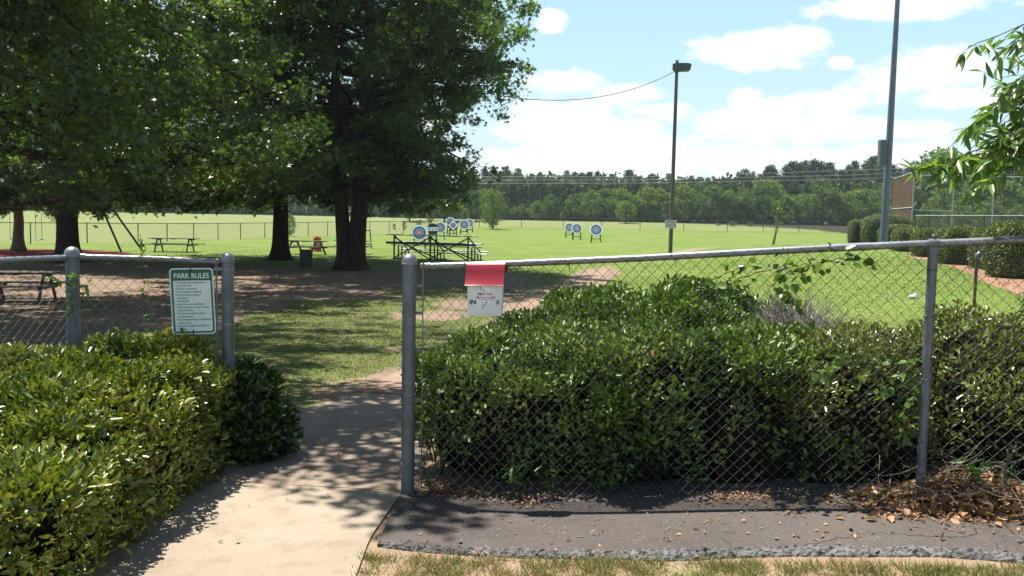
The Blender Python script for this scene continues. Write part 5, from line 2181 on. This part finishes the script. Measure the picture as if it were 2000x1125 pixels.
def barrel():
    b = G(619.5, 491)
    root = thing('traffic_barrel', 'orange and white traffic barrel standing behind the picnic table', 'traffic barrel', b)
    og = pmat('orange_plastic', (.75, .13, .02), (.68, .11, .02), rough=.5)
    k = b[1] / F
    r, h = 8.2 * k, 29 * k
    m = MB()
    m.lathe(b, [(r * 1.15, 0), (r * 1.15, .05), (r, .06), (r, h * .20)], 20)
    m.lathe(b, [(r * .97, h * .34), (r * .97, h * .5)], 20)
    m.lathe(b, [(r * .94, h * .64), (r * .92, h * .80), (r * .96, h * .81), (r * .94, h * .90), (r * .88, h * .95), (r * .45, h * .955), (r * .45, h * 1.02), (r * .3, h * 1.03)], 20)
    m.build('drum', og, root, smooth=True)
    m = MB()
    m.lathe(b, [(r * .995, h * .20), (r * .975, h * .34)], 20)
    m.build('white_band', pmat('reflective_white', (.72, .66, .60), rough=.4), root, smooth=True)
    m = MB()
    m.lathe(b, [(r * .965, h * .50), (r * .945, h * .64)], 20)
    m.build('white_band', pmat('reflective_white', (.72, .66, .60), rough=.4), root, smooth=True)
    b = G(598, 520.5)
    k = b[1] / F
    r, h = 12.5 * k, 33 * k
    root = thing('trash_can', 'dark rusty round trash can before the picnic table', 'trash can', b)
    dk = pmat('dark_rusty_drum', (.06, .05, .045), (.11, .075, .055), rough=.75, scale=4)
    m = MB()
    m.lathe(b, [(r * .97, -.02), (r, .02), (r * .98, h * .3), (r * 1.02, h * .33), (r * .98, h * .36), (r * .98, h * .64), (r * 1.02, h * .67), (r * .98, h * .7), (r, h * .97), (r * 1.03, h), (r * .93, h), (r * .90, h * .6), (r * .9, h * .1)], 24)
    m.build('drum', dk, root, smooth=True)


barrel()


def swing_set():
    b = G(238, 493)
    Y = b[1]
    root = thing('swing_set', 'dark playground swing set with a slanting leg beside the red mulch', 'swing set', b)
    dk = pmat('swing_steel', (.03, .04, .035), (.02, .025, .025), rough=.5, metal=.3)
    k = Y / F
    ap = P(168, 335, Y + .8)
    b2_ = G(96, 488)
    apl = ap + np.array([-7.5, 3.2, 0])
    for (q, a) in ((b, ap), (b + np.array([.1, 2.4, 0]), ap), (np.array([apl[0] - 1.3, apl[1] - 1.6, 0]), apl), (np.array([apl[0] - 1.3, apl[1] + 1.2, 0]), apl)):
        q = np.array([q[0], q[1], T(q[0], q[1]) - .05])
        m = MB()
        m.tube([q, a], .055, 10)
        m.build('leg', dk, root, smooth=True)
    m = MB()
    m.tube([ap + (ap - apl) * .03, apl], .06, 10)
    m.build('top_beam', dk, root, smooth=True)
    for px_, t in ((62, .45), (105, .25), (20, .7)):
        hang = ap + (apl - ap) * t
        for dx in (-.24, .24):
            ch = MB()
            d = (apl - ap) / np.linalg.norm(apl - ap)
            p = hang + d * dx
            ch.tube([p, np.array([p[0], p[1], T(p[0], p[1]) + .58])], .012, 5)
            ch.build('chain', dk, root)
        st = MB()
        z = T(hang[0], hang[1]) + .56
        d = (apl - ap) / np.linalg.norm(apl - ap)
        d[2] = 0
        n_ = np.array([-d[1], d[0], 0])
        pts = [hang * [1, 1, 0] + d * u + np.array([0, 0, z - .06 * (1 - (u / .25) ** 2)]) for u in np.linspace(-.25, .25, 7)]
        vs = []
        for q in pts:
            vs += [q - n_ * .09, q + n_ * .09]
        st.add(vs + [np.array(v) - [0, 0, .015] for v in vs], [(2 * i, 2 * i + 2, 2 * i + 3, 2 * i + 1) for i in range(6)] + [(14 + 2 * i, 14 + 2 * i + 1, 14 + 2 * i + 3, 14 + 2 * i + 2) for i in range(6)]
               + [(2 * i, 14 + 2 * i, 16 + 2 * i, 2 * i + 2) for i in range(6)] + [(2 * i + 1, 2 * i + 3, 17 + 2 * i, 15 + 2 * i) for i in range(6)])
        st.build('seat', pmat('swing_blue', (.05, .28, .42), rough=.5) if t == .45 else black, root)


swing_set()


# ------------------------------------------------------------------ far chain link fences
farw = pmat('far_fence_wire', (.17, .17, .155), (.13, .13, .12), rough=.6, metal=.3)
farp = pmat('far_fence_post', (.085, .08, .065), (.065, .06, .05), rough=.7, metal=.2)


def far_fence(label, ground_pts, h, post_gap, wire=0.11, rw=.0045, pr=.035, mat=None, rail=None, skip_mesh=False, W_=.16):
    root = thing('chain_link_fence', label, 'fence', ground_pts[0])
    pts = [np.array(q, float) for q in ground_pts]
    rl, wm = MB(), MB()
    tops = []
    for (a, b) in zip(pts[:-1], pts[1:]):
        L = np.linalg.norm((b - a)[:2])
        n = max(1, int(L / post_gap))
        for i in range(n):
            q = a + (b - a) * i / n
            z = T(q[0], q[1])
            m = MB()
            m.tube([(q[0], q[1], z - .1), (q[0], q[1], z + h + .03)], pr, 6)
            m.build('post', mat or farp, root)
            tops.append(np.array([q[0], q[1], z + h]))
        A, B = a, b
        chain_link(wm, A, B, lambda s: T(A[0] + (B[0] - A[0]) * s, A[1] + (B[1] - A[1]) * s) + .05, lambda s: T(A[0] + (B[0] - A[0]) * s, A[1] + (B[1] - A[1]) * s) + h, W_, rw, 3, seed=2)
    q = pts[-1]
    tops.append(np.array([q[0], q[1], T(q[0], q[1]) + h]))
    rl.tube(tops, pr * .8, 6)
    rl.build('top_rail', rail or mat or farp, root)
    wm.build('wire_mesh', farw, root)


far_fence('long low chain link fence across the back of the field, left of the targets', [G(*q) for q in FAR_L], 1.35, 2.9)
far_fence('far chain link fence before the wood, right of the oaks', [G(*q) for q in FAR_R], 1.5, 5.0, W_=.30, rw=.006, pr=.045)

# ball field fences at the right
railw = pmat('pale_rail', (.36, .37, .38), (.30, .31, .32), rough=.5, metal=.2)
ya = 62.0
q0, q1, q2 = P(1785, 470, 60), P(1920, 470, 55), P(2120, 470, 48)
for q in (q0, q1, q2):
    q[2] = T(q[0], q[1])
far_fence('chain link fence with a white top rail behind the clipped hedges', [q0, q1, q2], 2.15, 2.6, rail=railw, W_=.12, rw=.004)


def backstop():
    a, b_, c = P(1739, 470, 74), P(1779, 470, 66), P(2150, 470, 66)
    for q in (a, b_, c):
        q[2] = T(q[0], q[1])
    root = thing('backstop', 'tall ball field backstop fence behind the light pole', 'backstop', b_)
    z1 = P(1779, 336, 66)[2]
    zc = P(1900, 344, 66)[2]
    rust = pmat('rusty_wire', (.16, .075, .04), (.11, .05, .03), rough=.8)
    m = MB()
    chain_link(m, a, b_, lambda s: a[2] + .1, lambda s: z1, .12, .0065, 3, seed=1)
    m.build('wire_mesh', rust, root)['label'] = 'dense rusty wire mesh of the side wing'
    m = MB()
    chain_link(m, b_, c, lambda s: b_[2] + .1, lambda s: zc, .16, .004, 3, seed=1)
    m.build('wire_mesh', farw, root)
    posts = [a, b_] + [P(x, 470, 66) for x in (1857, 1935, 2013, 2091)]
    for i, q in enumerate(posts):
        m = MB()
        zt = z1 if i < 2 else zc
        m.tube([(q[0], q[1], b_[2] - .1), (q[0], q[1], zt)], .05, 8)
        m.build('post', railw if i else rust, root, smooth=True)
    MB().tube([np.array([a[0], a[1], z1 - .1]), np.array([b_[0], b_[1], z1])], .045, 6).build('rail', railw, root)
    MB().tube([np.array([b_[0], b_[1], zc]), np.array([c[0], c[1], zc])], .045, 6).build('rail', railw, root)
    MB().tube([np.array([a[0], a[1], P(1750, 408, 73)[2]]), np.array([b_[0], b_[1], P(1779, 405, 66)[2]])], .045, 6).build('rail', railw, root)
    MB().tube([np.array([b_[0], b_[1], P(1780, 410, 66)[2]]), np.array([P(1857, 470, 66)[0], 66, P(1857, 412, 66)[2]])], .04, 6).build('rail', railw, root)


backstop()

# clipped hedges along the red earth border
HG = 'clipped hedges along the ball field'
for i, (cx, by, ty, w, dp, lab, n) in enumerate((
        (1677, 478, 430, 32, 1.0, 'pale loose clipped hedge at the left end of the row', 5000),
        (1740, 480, 420, 104, 1.5, 'tallest box shaped hedge at the foot of the light pole', 10000),
        (1762, 484, 439, 78, 1.3, 'rounded clipped hedge in front of the tallest one', 8000),
        (1778, 492, 446, 52, 1.2, 'small clipped hedge left of the slim fence post', 6000),
        (1824, 503, 447, 56, 1.3, 'yellowish clipped hedge right behind the slim fence post', 7000),
        (1889, 518, 443, 84, 1.4, 'wide dark clipped hedge behind the standpipe', 10000),
        (1947, 528, 447, 46, 1.3, 'narrow light clipped hedge between two dark ones', 7000),
        (2000, 545, 436, 84, 1.3, 'tall clipped hedge cut by the right edge of the view', 9000))):
    b = G(cx, by)
    b = b + np.array([0, dp * .5, 0])
    k = b[1] / F
    h = P(cx, ty, b[1])[2] - b[2]
    shrub('clipped_hedge', lab, 'hedge', [((b[0], b[1], b[2] + h * .45), (w * k / 2 * .95, dp * .6, h * .55), 3.2)], int(n * 1.5), .07, boxL, group=HG, shape='rhomb', asp=.6, shell=.03,
          coremat=pmat('clipped_core', (.03, .045, .015), (.015, .025, .01), rough=1, scale=10), seed=100 + i, rough=.05, core=.95, upw=.3)


# ------------------------------------------------------------------ standpipe, bag, young tree
def standpipe():
    b = onG(*P(1903, 600, 9.3)[:2])
    t = P(1908, 500, 9.3)
    root = thing('water_standpipe', 'rusty grey water standpipe with a bent top beyond the fence', 'water pipe', b)
    m = MB()
    m.tube([b, (b + t) / 2, t], .0165, 10)
    m.build('pipe', pmat('rusty_pipe', (.10, .075, .055), (.17, .14, .11), rough=.7, metal=.3, scale=6), root, smooth=True)
    e = MB()
    e.tube([t - [0, 0, .03], t + [0, 0, .005], t + [.02, 0, .03], t + [.06, 0, .035], t + [.085, 0, .015], t + [.09, 0, -.02]], [.02, .021, .021, .02, .02, .022], 10)
    e.lathe(t + [.045, 0, .05], [(.008, -.02), (.008, .01), (.028, .012), (.028, .02), (.004, .022)], 10)
    e.build('elbow', galvd, root, smooth=True)
    bd = MB()
    q = (b + t) / 2 + np.array([0, 0, .36])
    bd.lathe(q, [(.0175, -.02), (.02, -.02), (.02, .02), (.0175, .02)], 10)
    bd.build('yellow_band', pmat('yellow_tape', (.5, .36, .04), rough=.6), root, smooth=True)


standpipe()


def bag():
    b = G(1783, 583)
    rg = np.random.default_rng(5)
    m = MB()
    vs, fs = [], []
    nu, nv = 14, 7
    for j in range(nv + 1):
        ph = PI * j / nv
        for i in range(nu):
            th = 2 * PI * i / nu
            r = 1 + rg.normal() * .12
            vs.append(b + np.array([.13 * math.sin(ph) * math.cos(th) * r, .08 * math.sin(ph) * math.sin(th) * r, .05 + .06 * math.cos(ph) * r * (1 + .5 * math.cos(th))]))
    for j in range(nv):
        for i in range(nu):
            fs.append((j * nu + i, (j + 1) * nu + i, (j + 1) * nu + (i + 1) % nu, j * nu + (i + 1) % nu))
    m.add(vs, fs)
    tag(m.build('plastic_bag', pmat('white_film', (.72, .78, .78), (.6, .66, .66), rough=.3, transl=.2), None), 'crumpled white plastic bag lying on the lawn beyond the fence', 'plastic bag')


bag()


def young_tree():
    rg = np.random.default_rng(77)
    b = G(1510, 478)
    Y = b[1]
    root = thing('sapling', 'thin leaning young tree with sparse pale leaves on the lawn', 'tree', b)
    m = MB()
    t = [b, P(1514, 460, Y), P(1519, 440, Y), P(1520, 418, Y), P(1524, 400, Y)]
    m.tube(t, [.09, .075, .065, .05, .02], 8)
    m.build('trunk', bark2, root, smooth=True)
    br = MB()
    pts = []
    for k in range(16):
        p = t[2] + (t[4] - t[2]) * rg.random() * 1.0
        e = P(1520 + rg.normal() * 15, 405 + rg.normal() * 22, Y + rg.normal() * .6)
        br.tube([p, (p + e) / 2, e], [.02, .012, .006], 4)
        for u in np.linspace(.4, 1, 14):
            pts.append(p + (e - p) * u + rg.normal(size=3) * .16)
    br.build('limbs', bark2, root)
    pts = np.array(pts)
    n = len(pts)
    leaves('crown', vineL, pts, rand_unit(rg, n), rand_unit(rg, n) + [0, 0, .6], .15, .09, 'rhomb', root, None, 77, off=b)


young_tree()

# ------------------------------------------------------------------ the wood behind the field
pineL = leafmat('pine_needles', [(0.0, (0.035, 0.066, 0.028)), (0.5, (0.072, 0.125, 0.045)), (1.0, (0.12, 0.18, 0.065))], rough=0.85, transl=0.15, nscale=0.3, spec=0.12)
broadL = leafmat('wood_leaf', [(0.0, (0.045, 0.095, 0.024)), (0.5, (0.11, 0.195, 0.045)), (1.0, (0.20, 0.30, 0.08))], rough=0.8, transl=0.25, nscale=0.25, spec=0.15)
paleL = leafmat('pale_wood_leaf', [(0.0, (0.08, 0.145, 0.026)), (0.5, (0.16, 0.25, 0.045)), (1.0, (0.25, 0.34, 0.075))], rough=0.8, transl=0.3, nscale=0.25, spec=0.15)


def pine_proto(seed):
    rg = np.random.default_rng(seed)
    root = thing('pine_tree', 'pine', 'tree', (0, 0, 0), 0)
    m = MB()
    H = 13.0
    m.tube([(0, 0, -.3), (0, 0, 5), (rg.normal() * .15, 0, 9), (0, 0, H - .4)], [.22, .18, .12, .03], 7)
    m.build('trunk', bark, root, smooth=True, world=False)
    pts = []
    for k in range(120):
        h = 2.4 + (H - 2.4) * rg.random() ** .8
        u = (h - 2.4) / (H - 2.4)
        Rm = 2.5 * (1 - u) ** .6 * (0.55 + .45 * rg.random()) + .25
        a = rg.uniform(0, 2 * PI)
        for q in range(26):
            t = rg.random() ** .6
            pts.append((math.cos(a) * Rm * t + rg.normal() * .24, math.sin(a) * Rm * t + rg.normal() * .24, h + t * .35 + rg.normal() * .2))
    pts = np.array(pts)
    n = len(pts)
    L = rg.uniform(.25, .55, n)
    leaves('crown', pineL, pts, rand_unit(rg, n) * .8 + [0, 0, .5], rand_unit(rg, n), L, L * .4, 'rhomb', root, None, seed)
    return root


def broad_proto(seed, mat, H=9.0, R0=3.6, name='broadleaf_tree', zlow=.25):
    rg = np.random.default_rng(seed)
    root = thing(name, 'tree', 'tree', (0, 0, 0), 0)
    m = MB()
    m.tube([(0, 0, -.3), (.05, 0, 1.5), (.1, .1, H * .45), (0, 0, H * .85)], [.24, .19, .14, .03], 7)
    for k in range(7):
        a = k * 2.4
        m.tube([(0, 0, H * (.2 + .07 * k)), (math.cos(a) * R0 * .4, math.sin(a) * R0 * .4, H * (.32 + .075 * k)), (math.cos(a) * R0 * .75, math.sin(a) * R0 * .75, H * (.38 + .075 * k))], [.09, .06, .02], 5)
    m.build('trunk', bark, root, smooth=True, world=False)
    P_, N_ = [], []
    for k in range(34):
        d = rand_unit(rg, 1)[0]
        zz = d[2] * .5 + .5
        c = np.array([d[0] * R0 * .72 * (1 - .35 * max(0, d[2])), d[1] * R0 * .72 * (1 - .35 * max(0, d[2])), zlow + (H - zlow) * (.12 + .78 * zz)])
        r = rg.uniform(.7, 1.35) * R0 / 3.4
        q = 105
        dd = rand_unit(rg, q)
        P_.append(c + dd * r * (rg.random((q, 1)) ** .35) * [1, 1, .8])
        N_.append(dd)
    P_, N_ = np.concatenate(P_), np.concatenate(N_)
    n = len(P_)
    L = rg.uniform(.22, .48, n)
    ok = P_[:, 2] > .15
    P_, N_, L = P_[ok], N_[ok], L[ok]
    n = len(P_)
    leaves('crown', mat, P_, rand_unit(rg, n) + N_ * .3, N_ * .5 + rand_unit(rg, n) * .6 + [0, 0, .35], L, L * .62, 'rhomb', root, None, seed)
    return root


protos = {'p': [pine_proto(200 + i) for i in range(3)], 'b': [broad_proto(210 + i, broadL) for i in range(3)], 'l': [broad_proto(220 + i, paleL) for i in range(2)]}
used = set()


def place_tree(kind, px, topy, Y, label, group, wide=1.0, rg=random.Random(8)):
    pr = rg.choice(protos[kind])
    o = pr if pr.name not in used else copy_tree(pr)
    used.add(pr.name)
    q = P(px, 440, Y)
    z = T(q[0], q[1])
    H = P(px, topy, Y)[2] - z
    s = H / (13.0 if kind == 'p' else 9.0)
    o.location = (q[0], q[1], z)
    o.rotation_euler = (0, 0, rg.uniform(0, 6.28))
    o.scale = (s * wide, s * wide, s)
    tag(o, label, 'tree', group)


def where(px):
    for x, s in ((330, 'behind the black oak'), (640, 'behind the middle oaks'), (930, 'behind the bleachers'), (1040, 'right of the big oak crown'), (1180, 'behind the three right targets'), (1300, 'left of the wooden pole'),
                 (1400, 'right of the wooden pole'), (1540, 'behind the sapling'), (1720, 'left of the light pole'), (1830, 'behind the rusty backstop')):
        if px < x:
            return s
    return 'behind the backstop at the right edge'


rgf = random.Random(12)
x = 905.0
while x < 2080:
    skyl = np.interp(x, [900, 950, 1000, 1080, 1140, 1200, 1270, 1330, 1400, 1480, 1560, 1640, 1700, 1760, 1800, 2100], [350, 334, 336, 344, 346, 346, 336, 346, 336, 330, 320, 324, 314, 310, 326, 335])
    place_tree('p', x, skyl + rgf.uniform(-9, 22), rgf.uniform(166, 196), 'tall dark pine of the wood ' + where(x), 'pines of the wood', rgf.uniform(.8, 1.45))
    x += rgf.uniform(10, 17)
x = 915.0
while x < 2080:
    place_tree('p', x, 362 + rgf.uniform(-8, 14) - (10 if x > 1450 else 0), rgf.uniform(156, 164), 'shorter dark pine before the tall ones ' + where(x), 'shorter pines of the wood', rgf.uniform(1.0, 1.3))
    x += rgf.uniform(17, 28)
x = 940.0
while x < 1740:
    kind = 'b' if rgf.random() < .62 else 'l'
    ty = np.interp(x, [940, 1100, 1180, 1300, 1400, 1500, 1740], [384, 388, 380, 374, 368, 362, 358]) + rgf.uniform(-20, 20)
    place_tree(kind, x, ty, rgf.uniform(146, 153), ('dark' if kind == 'b' else 'pale') + ' leafy tree edging the wood ' + where(x), 'leafy trees at the edge of the wood', rgf.uniform(.95, 1.3))
    x += rgf.uniform(20, 33)
# taller leafy mass at the right, behind the backstop
for (px, ty, Y) in ((1835, 288, 118), (1880, 300, 112), (1925, 306, 108), (1985, 298, 104), (2050, 300, 104), (1800, 350, 112), (1850, 362, 106), (1905, 356, 100), (1960, 352, 98), (2030, 350, 96), (1770, 372, 116), (1740, 378, 124), (1815, 392, 100), (1870, 396, 97), (1935, 392, 95), (1995, 396, 94)):
    place_tree('b', px, ty, Y, ('tall dark' if ty < 320 else 'low dark') + ' leafy tree ' + where(px), 'leafy trees behind the backstop', 1.15)
# single trees standing out
place_tree('l', 1222, 390, 138, 'bright green round small tree standing before the wood left of the wooden pole', None, 1.35)
place_tree('l', 962, 366, 120, 'pale green tree just right of the big oak crown', None, .9)
place_tree('l', 841, 408, 128, 'small bright green tree behind the black target with the paper strip', None, .75)
place_tree('l', 908, 405, 132, 'small bright green tree above the farthest left targets', None, .8)
place_tree('b', 905, 352, 136, 'dark tree behind the left targets, under the edge of the oak', None, 1.0)
place_tree('b', 868, 362, 134, 'dark tree between the two small bright trees', None, 1.0)
place_tree('b', 930, 372, 137, 'dark leafy tree right of the farthest left target', None, .9)
place_tree('b', 800, 372, 132, 'dark leafy tree above the bleachers beyond the fence', None, 1.2)
for (px, ty, w_) in ((1430, 432, 2.6), (1402, 434, 2.0), (1465, 433, 2.0)):
    place_tree('b', px, ty, 135, 'low green thicket on the far fence right of the wooden pole', 'thicket on the far fence', w_)
for (px, ty) in ((566, 415), (820, 428), (790, 432), (770, 436)):
    place_tree('l', px, ty, 82 if px < 600 else 106, 'small shrubby growth on the far fence ' + where(px), 'growth on the left far fence', .7)
# across the meadow, seen under the oaks
x = -300.0
while x < 900:
    place_tree('b' if rgf.random() < .7 else 'p', x, rgf.uniform(372, 392), rgf.uniform(176, 200), 'dark tree beyond the meadow ' + where(x), 'trees beyond the meadow', rgf.uniform(1.1, 1.5))
    x += rgf.uniform(26, 44)


def wood_mass():
    """undergrowth and deeper trees that fill the wood behind the single trees"""
    rg = np.random.default_rng(300)
    PP = []
    for (px0, px1, Ya, Yb, top, n) in ((-420, 940, 182, 200, 386, 16000), (900, 1760, 166, 184, 352, 22000), (1740, 2250, 108, 140, 345, 9000), (900, 1800, 157, 163, 418, 14000), (-420, 940, 176, 182, 418, 9000)):
        px_ = rg.uniform(px0, px1, n)
        Y = rg.uniform(Ya, Yb, n)
        X = (px_ - 1000) / F * Y
        z0 = terrain(X, Y)
        h = (437 - top) / F * Y + 1.75 - z0
        hh = h * (.72 + .45 * fbm(X * .25 + 9, Y * .25 + 9, 3))
        PP.append(np.stack([X, Y, z0 + hh * rg.random(n) ** .85], 1))
    PP = np.concatenate(PP)
    n = len(PP)
    L = rg.uniform(.7, 1.5, n)
    o = leaves('woodland', pineL, PP, rand_unit(rg, n), rand_unit(rg, n), L, L * .6, 'rhomb', None, None, 300)
    tag(o, 'dark undergrowth and deeper trees filling the far wood', 'woodland', kind='stuff')


wood_mass()


def haze():
    b = MB()
    b.box((0, 385, 9.5), (1440, 880, 27))
    m = bpy.data.materials.new('haze_air')
    m.use_nodes = True
    t = NT(m.node_tree)
    t.n.remove(t.n['Principled BSDF'])
    v = t.new('ShaderNodeVolumePrincipled')
    v.inputs['Color'].default_value = (0.80, 0.90, 1.0, 1)
    v.inputs['Density'].default_value = 0.00028
    v.inputs['Anisotropy'].default_value = 0.2
    t.l.new(v.outputs[0], t.n['Material Output'].inputs['Volume'])
    o = b.build('haze', m, None)
    tag(o, 'thin blue summer haze over the far field and wood', 'haze', kind='stuff')


haze()
